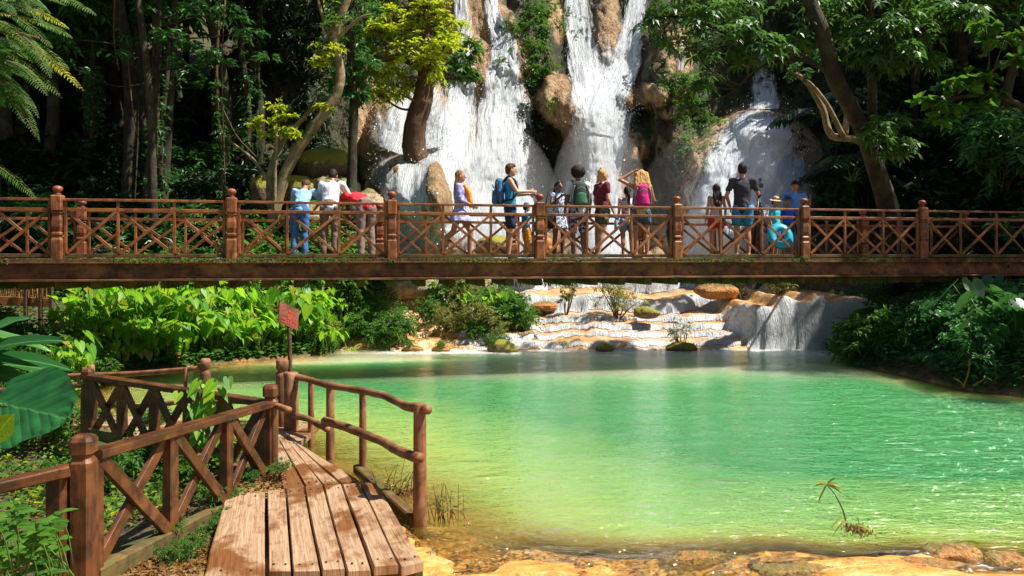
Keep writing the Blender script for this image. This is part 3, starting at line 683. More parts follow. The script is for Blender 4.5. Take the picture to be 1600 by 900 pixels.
mb = MB(); mb.tube([P(-60, 596, 10.1), P(60, 590, 10), P(140, 586, 9.9), P(210, 584, 9.7), P(260, 580, 9.5), P(316, 575, 9.3)], [.033, .03, .034, .028], 9, 5, .14); mb.build('top_rail', M['log'], f4, True)
mb = MB(); mb.tube([P(-60, 618, 10.1), P(60, 603, 10), P(138, 601, 9.9)], [.05, .045], 9, 5, .1); mb.tube([P(142, 634, 9.9), P(230, 634, 9.6), P(318, 622, 9.3)], [.032, .03], 9, 5, .12); mb.build('lower_rail', M['log'], f4, True)
mb = MB(); mb.tube([P(321, 628, 9.3), P(380, 628, 9.1), P(432, 634, 8.9)], [.03, .03], 9, 5, .1); mb.build('link_rail', M['log'], f4, True)
mb = MB(); mb.tube([P(424, 632, 6.98), P(438, 636, 6.8), P(452, 641, 6.7)], [.028, .03], 9, 4, .1); mb.build('rail_stub', M['log'], f1, True)

# ------------------------------------------------------------------ board path
M['nail'] = mat_plain('rusty iron nail', (.03, .015, .01), .6)
path = thing('board_path', 'worn wooden board path with uneven pale planks and dark wet stains', 'walkway', (-1.4, 5.6, .2))
def plank(q, th=.055, mi='plank', zt=.20):
    """q: four corners (x, y) near-left, near-right, far-right, far-left"""
    q = np.array(q, float); mb = MB(); m = 12; rg = []; jz = .01*random.random(); off = random.random()*40; wv = random.random()*9
    uvs = []
    for i in range(m+1):
        t = i/m; l = q[0]+(q[3]-q[0])*t; r = q[1]+(q[2]-q[1])*t
        wl = .006*vnoise(t*5+wv, 0.)+0; wr = .006*vnoise(t*5+wv, 3.); l = l+(l-r)*wl*4; r = r+(r-l)*wr*4
        z = zt+jz+.006*vnoise(t*3+wv, 7.); c = (l-r)*.03
        rg.append([(*(l-c), z), (*(l), z-.008), (*l, z-th), (*r, z-th), (*r, z-.008), (*(r+c), z)])
    rg = np.array(rg); k = 6; L = np.linalg.norm(q[3]-q[0]); W = np.linalg.norm(q[1]-q[0])
    uv = np.zeros((m+1, k, 3)); uv[..., 0] = np.linspace(0, L, m+1)[:, None]+off; uv[..., 1] = np.array([0, 0, 0, W, W, W])+off; uv[..., 2] = np.array([0, .01, th, th, .01, 0])
    i = np.arange(m)[:, None]*k; j = np.arange(k)[None]
    f = np.stack([i+j, i+k+j, i+k+(j+1) % k, i+(j+1) % k], -1).reshape(-1, 4)
    b = mb.add(rg.reshape(-1, 3), f, uv.reshape(-1, 3)); mb.Fc.append((np.arange(k)[None]+b, 0)); mb.Fc.append((np.arange(k)[::-1][None]+b+m*k, 0))
    pl = mb.build('plank', M[mi], path); nb_ = MB()
    for e_ in (.06, .94):
        for s_ in (.25, .75):
            l = q[0]+(q[3]-q[0])*e_; r = q[1]+(q[2]-q[1])*e_; c_ = l+(r-l)*s_+RNG.normal(0, .004, 2); nb_.lathe((*c_, zt+jz-.002), [(0, .007), (.009, .007), (.011, .003)], 6)
    nb_.build('nail_heads', M['nail'], pl); return pl
def W_(px, py, z=.20):
    Y = (CZ-z)*F/(py-HY); return ((px-800)/F*Y, Y)
nearx = [418, 457, 502, 541, 582, 625, 664]; neary = [893, 893, 892, 890, 888, 885, 876]; farx = [417, 446, 475, 505, 534, 562, 590]; fary = [768, 765, 762, 759, 757, 755, 756]
for i in range(6):
    g = 2.2; plank([W_(nearx[i]+g, neary[i]+3*(i % 2)), W_(nearx[i+1]-g, neary[i+1]+3*(i % 2)), W_(farx[i+1]-g*.6, fary[i+1]), W_(farx[i]+g*.6, fary[i])])
s = plank([W_(318, 905), W_(414, 905), W_(414, 771), W_(352, 772)], zt=.205); tag(s, 'wide pale slab-like board')
# second row, running on to the bend
bx = [(441, 764), (478, 762), (505, 758), (532, 756), (562, 752)]; fx = [(425, 688), (436, 686), (447, 686), (458, 688), (468, 692)]
for i in range(4):
    g = 1.2; plank([W_(bx[i][0]+g, bx[i][1]-3), W_(bx[i+1][0]-g, bx[i+1][1]-3), W_(fx[i+1][0]-g*.5, fx[i+1][1]), W_(fx[i][0]+g*.5, fx[i][1])], zt=.185)
# third stretch behind the railings
for i in range(5):
    y0 = 8.05+i*.19; plank([(-5.6, y0+.45), (-5.6, y0+.63), (-2.2, y0+.18-.1), (-2.2, y0-.1)][::1], zt=.16)
mb = MB(); mb.beam((-1.3, 4.9, .085), (-1.25, 6.9, .07), .12, .11, jit=.1); mb.beam((-.62, 4.85, .085), (-1.2, 6.5, .08), .12, .11, jit=.1); mb.beam((-2.0, 4.75, .085), (-.6, 4.85, .085), .1, .10, jit=.1)
mb.beam((-.75, 6.0, .02), (-1.5, 7.5, .02), .10, .10, jit=.2); mb.build('support_beams', M['mossy_beam'], path)

# ------------------------------------------------------------------ sign
sg = thing('sign', 'small tilted red brown wooden sign on a thin post behind the log railing', 'sign', P(450, 690, 8.9))
mb = MB(); mb.tube([np.r_[P(452, 600, 8.9)[:2], -.4], P(453, 560, 8.9), P(450, 478, 8.9)], [.026, .024], 8, 3, .06); mb.build('pole', M['bark_mid'], sg, True)
c = [P(435, 470, 8.80), P(465, 484, 8.98), P(463, 516, 8.98), P(433, 503, 8.80)]
mb = MB(); n_ = nrm(np.cross(c[1]-c[0], c[3]-c[0])); n_ = n_ if n_[1] < 0 else -n_
fr = [q+n_*.035 for q in c]; bk = [q+n_*.013 for q in c]
mb.add(np.array(fr+bk), [[0, 1, 2, 3], [7, 6, 5, 4], [0, 4, 5, 1], [1, 5, 6, 2], [2, 6, 7, 3], [3, 7, 4, 0]]); bd = mb.build('board', M['sign'], sg)
M['sign_paint'] = mat_plain('faded red painted figure', (.55, .07, .03), .6, (.42, .06, .03), 30)
mb = MB(); B2 = lambda u, v: fr[0]+(fr[1]-fr[0])*u+(fr[3]-fr[0])*v+n_*.003
def quad(u0, v0, u1, v1, sk=0.): mb.add([B2(u0, v0), B2(u1, v0), B2(u1+sk, v1), B2(u0+sk, v1)], [[0, 1, 2, 3]])
quad(.46, .22, .60, .34); quad(.42, .38, .64, .66); quad(.46, .68, .52, .9); quad(.55, .68, .61, .9); quad(.12, .66, .34, .76); quad(.70, .62, .90, .72); quad(.14, .84, .4, .90)
mb.build('painted_figure', M['sign_paint'], bd)

# ------------------------------------------------------------------ raised bamboo walkway fence, far left
bf = thing('bamboo_fence', 'orange bamboo and board fence under the far left end of the bridge', 'fence', P(40, 520, 14.6))
mb = MB()
for k in range(15):
    x = -20+k*7.2; mb.tube([P(x, 470, 14.6), P(x+RNG.normal(0, 3), 425, 14.6)], [.028, .024], 6, 2)
mb.build('palings', M['bamboo'], bf)
mb = MB(); mb.beam(P(-30, 469, 14.53), P(80, 473, 14.53), .03, .17, jit=.04); mb.beam(P(-30, 430, 14.53), P(80, 432, 14.53), .03, .06); mb.build('board', M['bamboo'], bf)
for x, b in ((-10, 540), (40, 505), (63, 500), (80, 490)):
    mb = MB(); mb.beam(P(x, 425, 14.46), P(x, b+30, 14.46), .06, .06); mb.build('post', M['bark_mid'], bf)
# ------------------------------------------------------------------ people
def mat_skin(name, c):
    t = NT(name); pos = t.n('NewGeometry').outputs['Position']; n = t.noise(pos, 14, 3)
    return t.fin(t.pbr(t.mix(n, c, tuple(x*.82 for x in c)), .5, None, Subsurface_Weight=.12, Subsurface_Scale=.01))
def mat_cloth(name, c, c2=None, sc_=26., pat=False):
    t = NT(name); pos = t.n('NewGeometry').outputs['Position']; n = t.noise(pos, sc_, 3); f = t.noise(pos, 7, 3)
    col = t.mix(t.ramp(n, [(.48, 0.), (.54, 1.)] if pat else [(.3, 0.), (.7, 1.)]), c, c2 or tuple(x*.8 for x in c))
    return t.fin(t.pbr(col, .85, t.bump(f, .6, .04)))
SK = {'light': mat_skin('fair skin', (.62, .33, .22)), 'tan': mat_skin('tanned skin', (.48, .23, .13)), 'brown': mat_skin('brown skin', (.22, .10, .055))}
M['eye'] = mat_plain('dark eyes', (.02, .015, .012), .3); M['lip'] = mat_plain('lips', (.42, .13, .10), .5)
def hairm(name, c, c2):
    t = NT(name); pos = t.n('NewGeometry').outputs['Position']; n = t.noise(t.mapping(pos, (60, 60, 7)), 1., 4)
    return t.fin(t.pbr(t.mix(n, c, c2), .6, t.bump(n, .9, .015), Specular_IOR_Level=.25))
HR = {'black': hairm('black hair', (.008, .006, .005), (.03, .02, .015)), 'brown': hairm('brown hair', (.05, .022, .01), (.14, .065, .03)),
      'blond': hairm('golden blond hair', (.34, .17, .045), (.75, .47, .16)), 'auburn': hairm('light brown hair', (.13, .055, .022), (.30, .15, .06))}

def voxel(mb, name, mats, vox, smooth_it=4, thick=None):
    me = mb.mesh(name, mats, True); o = bpy.data.objects.new('tmp', me); COL.objects.link(o)
    m = o.modifiers.new('r', 'REMESH'); m.mode = 'VOXEL'; m.voxel_size = vox; m.use_smooth_shade = True
    if smooth_it: s = o.modifiers.new('s', 'SMOOTH'); s.iterations = smooth_it; s.factor = .5
    dg = bpy.context.evaluated_depsgraph_get(); dg.update(); ev = o.evaluated_get(dg)
    out = bpy.data.meshes.new_from_object(ev); out.name = name
    bpy.data.objects.remove(o); bpy.data.meshes.remove(me)
    out.materials.clear()
    for q in (mats if isinstance(mats, (list, tuple)) else [mats]): out.materials.append(q)
    return out
def folds(me, amp=.009, seed=0):
    n = len(me.vertices); co = np.empty(n*3); me.vertices.foreach_get('co', co); co = co.reshape(-1, 3); nn = np.empty(n*3); me.vertices.foreach_get('normal', nn); nn = nn.reshape(-1, 3)
    s = random.random()*40; f = (1-2*np.abs(vnoise(co[:, 0]*7+s, co[:, 1]*7, co[:, 2]*11+co[:, 0]*6, 3)))*amp+vnoise(co[:, 0]*20+s, co[:, 1]*20, co[:, 2]*14, 4)*amp*.5
    me.vertices.foreach_set('co', (co+nn*f[:, None]).ravel()); me.update(); return me
def cap(mb, p0, p1, r0, r1, lat=(1, 0, 0), n=12, seg=3):
    """closed tapered limb; r may be (lateral, depth)"""
    p0, p1 = np.asarray(p0, float), np.asarray(p1, float); r0 = np.broadcast_to(r0, (2,)); r1 = np.broadcast_to(r1, (2,))
    d = nrm(p1-p0); L = np.linalg.norm(p1-p0); a = np.asarray(lat, float); a = a-d*np.dot(a, d)
    if np.linalg.norm(a) < .1: a = np.cross(d, (0, 1, 0))
    a = nrm(a); b = np.cross(d, a); an = np.arange(n)/n*2*np.pi; rg = []
    for t in (-.98, -.8, -.45): k = math.sqrt(1-t*t); rg.append((p0+d*t*r0.min(), r0*k))
    for i in range(seg+1): rg.append((p0+(p1-p0)*i/seg, r0+(r1-r0)*i/seg))
    for t in (.45, .8, .98): k = math.sqrt(1-t*t); rg.append((p1+d*t*r1.min(), r1*k))
    mb.rings([[c+a*math.cos(t)*r[0]+b*math.sin(t)*r[1] for t in an] for c, r in rg])

def person(label, pos, face, h, skin, pose=None, hair=('short', 'black'), wear=(), female=False, lean=0., headturn=0., nod=0., child=False, group='people on the footbridge'):
    """face: heading in degrees, 0 looks away from the camera (+y), 90 looks to the left, -90 to the right"""
    root = thing('person', label, 'person', pos, group); root.rotation_euler = (0, 0, R(face))
    k = h/1.75; sw = .165 if female else .185; hw = .10 if female else .095
    J = dict(pel=(0, 0, .93), spi=(0, .01, 1.12), che=(0, .0, 1.33), nek=(0, -.01, 1.47), hd=(0, .015, 1.62))
    for s, n in ((-1, 'l'), (1, 'r')):
        J.update({'sh'+n: (s*sw, -.01, 1.415), 'el'+n: (s*(sw+.05), -.03, 1.13), 'wr'+n: (s*(sw+.065), .06, .89), 'hi'+n: (s*hw, 0, .90), 'kn'+n: (s*(hw+.005), .02, .49), 'an'+n: (s*(hw+.01), -.03, .075)})
    J = {a: np.array(b, float) for a, b in J.items()}
    if lean:
        c, s_ = math.cos(R(lean)), math.sin(R(lean)); pv = J['pel'].copy()
        for a in list(J):
            if a[:2] in ('sp', 'ch', 'ne', 'hd', 'sh', 'el', 'wr'):
                q = J[a]-pv; J[a] = pv+np.array([q[0], q[1]*c+q[2]*s_, q[2]*c-q[1]*s_])
    for a, b in (pose or {}).items(): J[a] = np.array(b, float)
    if child: # larger head, shorter legs
        J['hd'] = J['nek']+(J['hd']-J['nek'])*1.15
    lat = nrm(J['shr']-J['shl'])
    Rz = Matrix.Rotation(R(headturn), 3, 'Z') @ Matrix.Rotation(R(-nod-lean*.6), 3, 'X'); Rh = np.array(Rz)
    hs = 1.18 if child else 1.06
    b = MB(); cw = .9 if female else 1.
    cap(b, J['pel'], J['spi'], (.145, .10), (.115*cw+.01, .085), lat); cap(b, J['spi'], J['che'], (.118*cw+.01, .085), (.15*cw, .10), lat); cap(b, J['che'], (J['nek']*.75+J['che']*.25), (.15*cw, .10), (.07, .06), lat)
    cap(b, J['nek'], J['nek']*.45+J['hd']*.55, .052*cw, .05)
    for n, s in (('l', -1), ('r', 1)):
        cap(b, J['che']*.35+J['sh'+n]*.65, J['sh'+n], .062*cw, .056*cw); cap(b, J['sh'+n], J['el'+n], .050*cw, .038*cw); cap(b, J['el'+n], J['wr'+n], .040*cw, .025)
        cap(b, J['hi'+n], J['kn'+n], (.085, .09), .055); kn, an = J['kn'+n], J['an'+n]; mid = kn+(an-kn)*.3-np.array([0, .012, 0])
        cap(b, kn, mid, .053, .056); cap(b, mid, an, .056, .034)
        # foot and hand
        fd = np.array([s*.12, 1, 0]); shin = nrm(an-kn); tl = J.get('to'+n)
        toe = tl if tl is not None else an+nrm(fd)*.165+np.array([0, 0, -.045]); heel = an+np.array([0, -.03, -.04])
        cap(b, heel, toe, (.034, .032), (.038, .02)); cap(b, an, heel, .034, .034)
        dr = nrm(J['wr'+n]-J['el'+n]); hd = nrm(dr+np.array([0, .12, -.15])); w0 = J['wr'+n]; pal = w0+hd*.085; sdv = nrm(np.cross(hd, (s*1., .2, .1)))
        cap(b, w0+hd*.015, pal, (.022, .015), (.037, .014), sdv)
        for q, (o_, L) in enumerate(((-.028, .062), (-.010, .072), (.010, .068), (.027, .052))):
            r0 = pal+sdv*o_; m1 = r0+nrm(hd+np.array([-s*.25, .15, 0]))*L*.55; cap(b, r0, m1, .0095, .009, n=8, seg=1); cap(b, m1, m1+nrm(hd+np.array([-s*.7, .3, 0]))*L*.5, .009, .008, n=8, seg=1)
        t0 = w0+hd*.03+sdv*-.03; cap(b, t0, t0+nrm(hd+sdv*-.8)*.055, .012, .010, n=8, seg=1)
    H = J['hd']
    def hp(x, y, z): return H+Rh@np.array([x, y, z])*hs
    b.ell(H, np.array([.072, .088, .105])*hs, rot=Rh); b.ell(hp(0, .030, -.050), np.array([.052, .058, .060])*hs, rot=Rh); cap(b, hp(0, .075, .015), hp(0, .106, -.022), .012*hs, .016*hs, n=8)
    for s in (-1, 1): b.ell(hp(s*.074, -.002, -.008), np.array([.012, .022, .033])*hs, 8, 6, Rh)
    me = voxel(b, 'body', [skin], .0125, 3)
    # scale about the feet
    me.transform(Matrix.Scale(k, 4)); body = obj('body', me, root); body.matrix_parent_inverse.identity()
    def part(mesh, name, par=None):
        mesh.transform(Matrix.Scale(k, 4)); o = obj(name, mesh, body if par is None else par)
        if (body if par is None else par) is root: o.matrix_parent_inverse.identity()
        return o
    fb = MB()
    for s in (-1, 1): fb.ell(hp(s*.030, .080, .008), np.array([.012, .008, .007])*hs, 8, 6, Rh)
    part(fb.mesh('eyes', M['eye'], True), 'eyes')
    fb = MB(); fb.ell(hp(0, .084, -.062), np.array([.022, .008, .007])*hs, 8, 6, Rh); part(fb.mesh('lips', M['lip'], True), 'lips')
    # hair
    kind, hc = hair; hm = HR[hc]; hb = MB()
    if kind != 'none':
        if kind == 'afro': hb.ell(hp(0, -.02, .045), np.array([.135, .13, .125])*hs, 20, 14, Rh)
        else:
            hb.ell(hp(0, -.018, .028), np.array([.083, .090, .095])*hs, rot=Rh); hb.ell(hp(0, -.035, -.01), np.array([.074, .070, .075])*hs, rot=Rh)
            if kind == 'short': hb.ell(hp(0, .02, .075), np.array([.068, .072, .045])*hs, rot=Rh)
            if kind == 'bun': hb.ell(hp(0, -.03, .12), np.array([.035, .035, .03])*hs, rot=Rh); cap(hb, hp(0, -.07, -.02), hp(-.02, -.10, -.13), .045, .03)
            if kind == 'pony': cap(hb, hp(0, -.09, .02), hp(0, -.13, -.10), .035, .045); cap(hb, hp(0, -.13, -.10), hp(.01, -.12, -.30), .045, .025)
            if kind in ('long', 'wild'):
                ww = 1.5 if kind == 'wild' else 1.; bot = -.36 if kind == 'wild' else -.42
                for q in range(9):
                    x = (q-4)/4*.068*ww; cap(hb, hp(x*.8, -.05, .03), hp(x*1.15, -.085, -.16), .034*ww, .032*ww, n=8); cap(hb, hp(x*1.15, -.085, -.16), hp(x*1.25+RNG.normal(0, .012), -.11+RNG.normal(0, .01), bot+abs(q-4)*.018), .032*ww, .013, n=8)
        # cut the hair away from the face
        hm_ = voxel(hb, 'hair', [hm], .011, 2)
        import bmesh
        bm = bmesh.new(); bm.from_mesh(hm_); 
        if kind != 'afro':
            inv = Rh.T
            for v in bm.verts:
                l = inv@(np.array(v.co)-H)/hs
                if l[1] > .035 and l[2] < .055: v.co = Vector(hp(l[0]*.8, .03+(l[1]-.035)*.1, l[2]))
        for v in bm.verts:
            a_ = .010 if kind in ('afro', 'wild') else .005
            n3 = vnoise(v.co.x*70, v.co.y*70, v.co.z*(70 if kind == 'afro' else 14), 3); v.co += v.normal*float(n3)*a_
        bm.to_mesh(hm_); bm.free(); part(hm_, 'hair')
    # clothing
    for wv in wear:
        t = wv[0]; m_ = wv[1]; g = MB(); e = .016; vs = .014
        if t in ('shirt', 'tank', 'dress', 'loose'):
            x = .02 if t == 'loose' else e; low = J['pel']*1.0+np.array([0, 0, -.03]) if not lean else J['pel']
            cap(g, low, J['spi'], (.150+x, .105+x), (.125*cw+x, .09+x), lat); cap(g, J['spi'], J['che'], (.128*cw+x, .09+x), (.152*cw+x, .10+x), lat); cap(g, J['che'], J['nek']*.72+J['che']*.28, (.152*cw+x, .10+x), (.075, .065), lat)
            sl = wv[2] if len(wv) > 2 else (.5 if t != 'tank' else 0)
            for n in 'lr':
                if t == 'tank': cap(g, J['che']*.4+J['sh'+n]*.6, J['che']*.25+J['sh'+n]*.75, .05, .045); continue
                cap(g, J['che']*.35+J['sh'+n]*.65, J['sh'+n], .070, .066)
                q = min(1, sl*1.0); cap(g, J['sh'+n], J['sh'+n]+(J['el'+n]-J['sh'+n])*q, .064, .058-.008*q)
                if sl > 1: cap(g, J['el'+n], J['el'+n]+(J['wr'+n]-J['el'+n])*(sl-1), .052, .042)
            if t == 'dress':
                mk = (J['knl']+J['knr'])/2; L_ = wv[3] if len(wv) > 3 else .75; hem = J['pel']+(mk-J['pel'])*L_; spread = np.linalg.norm(J['knl']-J['knr'])*.5*L_
                fwd = abs(J['knl'][1]-J['knr'][1])*.5*L_
                an_ = np.arange(20)/20*2*np.pi; lt = nrm(lat); dp = nrm(np.cross((0, 0, 1), lt)); rr_ = []
                for q_ in range(7):
                    u_ = q_/6; c_ = J['pel']+np.array([0, 0, .04])+(hem-J['pel'])*u_
                    ra, rb = .158+(.02+spread)*u_, .118+(.03+fwd)*u_
                    rr_.append([c_+lt*math.cos(v)*ra*(1+.06*u_*math.sin(v*6))+dp*math.sin(v)*rb*(1+.06*u_*math.sin(v*6)) for v in an_])
                g.rings(rr_)
            part(folds(voxel(g, 'dress' if t == 'dress' else 'shirt', [m_], vs, 4)), 'dress' if t == 'dress' else 'shirt')
        elif t in ('trousers', 'shorts'):
            q = 1. if t == 'trousers' else (wv[2] if len(wv) > 2 else .62); fat = 1.25 if t == 'shorts' else 1.1
            cap(g, J['pel']+np.array([0, 0, .05]), J['pel']-np.array([0, 0, .03]), (.150, .112), (.160, .12), lat)
            for n in 'lr':
                kn = J['hi'+n]+(J['kn'+n]-J['hi'+n])*q; cap(g, J['hi'+n], kn, (.098, .105), (.062+.03*(1-q))*fat)
                if t == 'trousers': cap(g, J['kn'+n], J['kn'+n]+(J['an'+n]-J['kn'+n])*.97, .072, .058)
            part(folds(voxel(g, t, [m_], vs, 3)), t)
        elif t == 'shoes':
            for n, s in (('l', -1), ('r', 1)):
                an = J['an'+n]; tl = J.get('to'+n); toe = tl if tl is not None else an+nrm(np.array([s*.12, 1, 0]))*.17+np.array([0, 0, -.045])
                cap(g, an+np.array([0, -.03, -.035]), toe, (.044, .04), (.046, .028))
            part(voxel(g, 'shoes', [m_], .012, 2), 'shoes')
        elif t == 'hat':
            br = wv[2]; c_ = H+Rh@np.array([0, -.005, .055])*hs
            prof = [(-.012, br), (-.004, br*1.02), (.006, br*.8), (.012, .098), (.05, .092), (.09, .078), (.108, .045), (.112, .01)]
            a = np.arange(20)/20*2*np.pi
            g.rings([[c_+Rh@np.array([math.cos(u)*r, math.sin(u)*r, z-(.03 if r > .12 else 0)*abs(math.cos(u))]) *1. for u in a] for z, r in prof])
            part(g.mesh('hat', m_, True), 'hat')
            if len(wv) > 3:
                g = MB(); g.rings([[c_+Rh@np.array([math.cos(u)*r, math.sin(u)*r, z]) for u in a] for z, r in ((.012, .1), (.014, .102), (.038, .097), (.04, .094))]); part(g.mesh('hat_band', wv[3], True), 'hat_band')
        elif t == 'sunglasses':
            for s in (-1, 1): g.ell(hp(s*.034, .07, .085), np.array([.026, .014, .018])*hs, 8, 6, Rh)
            part(g.mesh('sunglasses', m_, True), 'sunglasses')
    return root, J, k
def local(root, k, p):
    """world position of a point of a figure"""
    r = root.rotation_euler.z; p = np.asarray(p, float)*k
    return np.array(root.location)+np.array([p[0]*math.cos(r)-p[1]*math.sin(r), p[0]*math.sin(r)+p[1]*math.cos(r), p[2]])
def at(px, off):
    """spot on the deck, off metres behind the front railing, seen at column px"""
    best = None
    a = (px-800)/F; b = A0+DN*off; i = (a*b[1]-b[0])/(DV[0]-a*DV[1]); q = bp(i, off, 0.005); return q
def backpack(label, root, J, k, mats, s=1., cat='backpack'):
    r = thing('backpack', label, cat, local(root, k, (0, -.2, 1.1))); r.rotation_euler = root.rotation_euler
    lean_ = 0.; g = MB(); c = (J['spi']*.45+J['che']*.55)+np.array([0, -.19*s, -.02])
    ctr = np.array([0, -.2, 1.1])
    def L(p): return np.asarray(p, float)-ctr
    cap(g, L(c+np.array([0, 0, -.15*s])), L(c+np.array([0, .01, .16*s])), (.155*s, .095*s), (.125*s, .075*s), n=18, seg=5)
    me = voxel(g, 'pack_body', [mats[0]], .014, 4); me.transform(Matrix.Scale(k, 4)); o = obj('pack_body', me, r); o.matrix_parent_inverse.identity()
    g = MB(); cap(g, L(c+np.array([0, -.075*s, -.16*s])), L(c+np.array([0, -.075*s, -.0])), (.11*s, .045*s), (.09*s, .035*s), n=14); me = voxel(g, 'front_pocket', [mats[1]], .012, 3); me.transform(Matrix.Scale(k, 4)); o = obj('front_pocket', me, r); o.matrix_parent_inverse.identity()
    g = MB()
    for q in (-1, 1): g.tube([L(c+np.array([q*.145*s, -.02, -.20*s])), L(c+np.array([q*.155*s, -.035, 0])), L(c+np.array([q*.11*s, -.04, .16*s]))], [.02, .016], 8, 4)
    g.tube([L(c+np.array([-.09*s, -.09*s, .07*s])), L(c+np.array([0, -.10*s, .12*s])), L(c+np.array([.09*s, -.09*s, .07*s]))], [.012, .012], 6, 4)
    me = g.mesh('side_panels', mats[2], True); me.transform(Matrix.Scale(k, 4)); o = obj('side_panels', me, r); o.matrix_parent_inverse.identity()
    for n, q in (('l', -1), ('r', 1)):
        g = MB(); sh = J['sh'+n]; pts = [c+np.array([q*.09, .07, .17]), np.array([sh[0]*.62, sh[1]-.03, sh[2]+.075]), np.array([sh[0]*.66, sh[1]+.09, sh[2]+.01]), np.array([sh[0]*.72, sh[1]+.135, sh[2]-.16]), np.array([sh[0]*.95, sh[1]+.06, sh[2]-.33]), c+np.array([q*.13, .05, -.17])]
        g.tube([L(p) for p in pts], [.02, .022, .018], 8, 4); me = g.mesh('strap', mats[2], True); me.transform(Matrix.Scale(k, 4)); o = obj('strap', me, r); o.matrix_parent_inverse.identity()
    return r

C = {k_: mat_cloth(k_, *v) for k_, v in {
    'light blue cotton': ((.30, .58, .85),), 'blue denim': ((.03, .10, .28), (.06, .18, .40)), 'white cotton': ((.74, .74, .78), (.66, .67, .74)), 'brown trousers cloth': ((.20, .13, .09),),
    'red cotton': ((.72, .02, .03),), 'grey brown trousers cloth': ((.26, .19, .16),), 'lilac cotton': ((.30, .30, .62),), 'azure cotton': ((.04, .32, .62),), 'navy cloth': ((.015, .025, .07),),
    'orange cloth': ((.80, .30, .02),), 'maroon cotton': ((.15, .012, .03),), 'black cloth': ((.02, .02, .024),), 'dark denim': ((.04, .09, .15), (.08, .15, .22)), 'pale denim': ((.22, .38, .6),),
    'pink cotton': ((.70, .40, .42),), 'red shorts cloth': ((.5, .04, .03),), 'charcoal cotton': ((.035, .035, .05),), 'swim blue': ((.05, .35, .65), (.02, .12, .3)), 'royal blue': ((.02, .10, .62),),
    'sky blue': ((.12, .33, .75),), 'straw': ((.62, .47, .28), (.5, .36, .2)), 'dark band': ((.10, .04, .03),), 'hat blue': ((.04, .14, .36),), 'turquoise': ((.03, .50, .62),), 'yellow cotton': ((.75, .48, .15),)}.items()}
C['patterned white dress cloth'] = mat_cloth('white cloth with dark blue flecks', (.75, .78, .82), (.04, .12, .28), 34., True)
C['patterned dark shorts cloth'] = mat_cloth('black cloth with pale flowers', (.012, .012, .03), (.50, .40, .52), 22., True)
C['patterned lilac cloth'] = mat_cloth('lilac cloth with pale figures', (.26, .25, .58), (.55, .52, .80), 24., True)
C['camouflage cloth'] = mat_cloth('camouflage cloth', (.05, .06, .03), (.18, .17, .10), 18., True)
C['pink flecked white'] = mat_cloth('white cloth with pink flecks', (.78, .74, .76), (.5, .15, .25), 22., True)
M['pk_blue'] = mat_cloth('blue pack fabric', (.02, .09, .22), (.05, .22, .42)); M['pk_green'] = mat_cloth('dark green pack fabric', (.015, .03, .03), (.04, .08, .07)); M['pk_pink'] = mat_cloth('magenta pack fabric', (.62, .02, .20), (.5, .015, .15))
M['pk_grey'] = mat_cloth('grey pack fabric', (.10, .11, .13), (.2, .2, .22)); M['blackp'] = mat_plain('black plastic', (.015, .015, .017), .35); M['pk_lgreen'] = mat_cloth('pale green pack flash', (.06, .18, .10))
S = SK
# three who lean on the far rail
person('slim person in light blue shirt and blue jeans leaning over the far rail', at(468, 1.18), 0, 1.66, S['tan'], dict(ell=(-.27, .48, 1.12), wrl=(-.12, .66, .97), elr=(.30, .48, 1.12), wrr=(.12, .66, .97)), ('short', 'brown'), [('trousers', C['blue denim']), ('shirt', C['light blue cotton'], 1.3), ('shoes', C['black cloth'])], lean=42, nod=35)
person('black haired man in white shirt and brown trousers leaning on the far rail', at(515, 1.14), 2, 1.74, S['tan'], dict(ell=(-.28, .40, 1.15), wrl=(-.16, .6, 1.0), elr=(.30, .40, 1.15), wrr=(.15, .6, 1.0)), ('short', 'black'), [('trousers', C['brown trousers cloth']), ('loose', C['white cotton'], .9), ('shoes', C['black cloth'])], lean=26, nod=15)
person('man in red shirt and grey brown trousers bent far over the far rail', at(572, 1.06), 38, 1.80, S['tan'], dict(ell=(-.26, .62, 1.02), wrl=(-.18, .74, .86), elr=(.28, .60, 1.02), wrr=(.16, .74, .86)), ('short', 'black'), [('trousers', C['grey brown trousers cloth']), ('loose', C['red cotton'], .8), ('shoes', C['black cloth'])], lean=68, nod=10)
# walkers and sightseers
r1, J1, k1 = person('woman with long fair hair in a lilac patterned dress striding to the right', at(718, .75), -90, 1.62, S['tan'], dict(knl=(-.09, .22, .52), anl=(-.09, .20, .075), knr=(.09, -.12, .52), anr=(.09, -.46, .16), tor=(.10, -.36, .04), elr=(.20, .02, 1.14), wrr=(.12, .24, 1.05), ell=(-.22, .02, 1.13), wrl=(-.10, .24, 1.05)), ('long', 'auburn'),
    [('dress', C['patterned lilac cloth'], .9, .62), ('shirt', C['lilac cotton'], 1.5)], True)
sc_ = MB(); q = lambda x, y, z: local(r1, k1, (x, y, z))
sc_.tube([q(.03, .09, 1.45), q(.02, .17, 1.30), q(0, .21, 1.12), q(-.02, .23, 1.0)], [.035, .055, .06, .03], 10, 5, .15); o = sc_.build('shoulder_bag', C['orange cloth'], None, True); tag(o, 'orange red cloth bag hanging on the chest of the striding woman', 'bag')
r2, J2, k2 = person('brown haired man in azure sleeveless top and navy shorts standing in profile', at(797, .85), -88, 1.78, S['light'], dict(elr=(.24, .12, 1.20), wrr=(.13, .36, 1.22), ell=(-.22, .10, 1.18), wrl=(-.06, .36, 1.18)), ('short', 'brown'), [('shorts', C['navy cloth'], .75), ('tank', C['azure cotton'])], headturn=8)
backpack('bulky blue and black backpack worn by the man in the azure top', r2, J2, k2, (M['pk_blue'], M['pk_blue'], M['blackp']), 1.12)
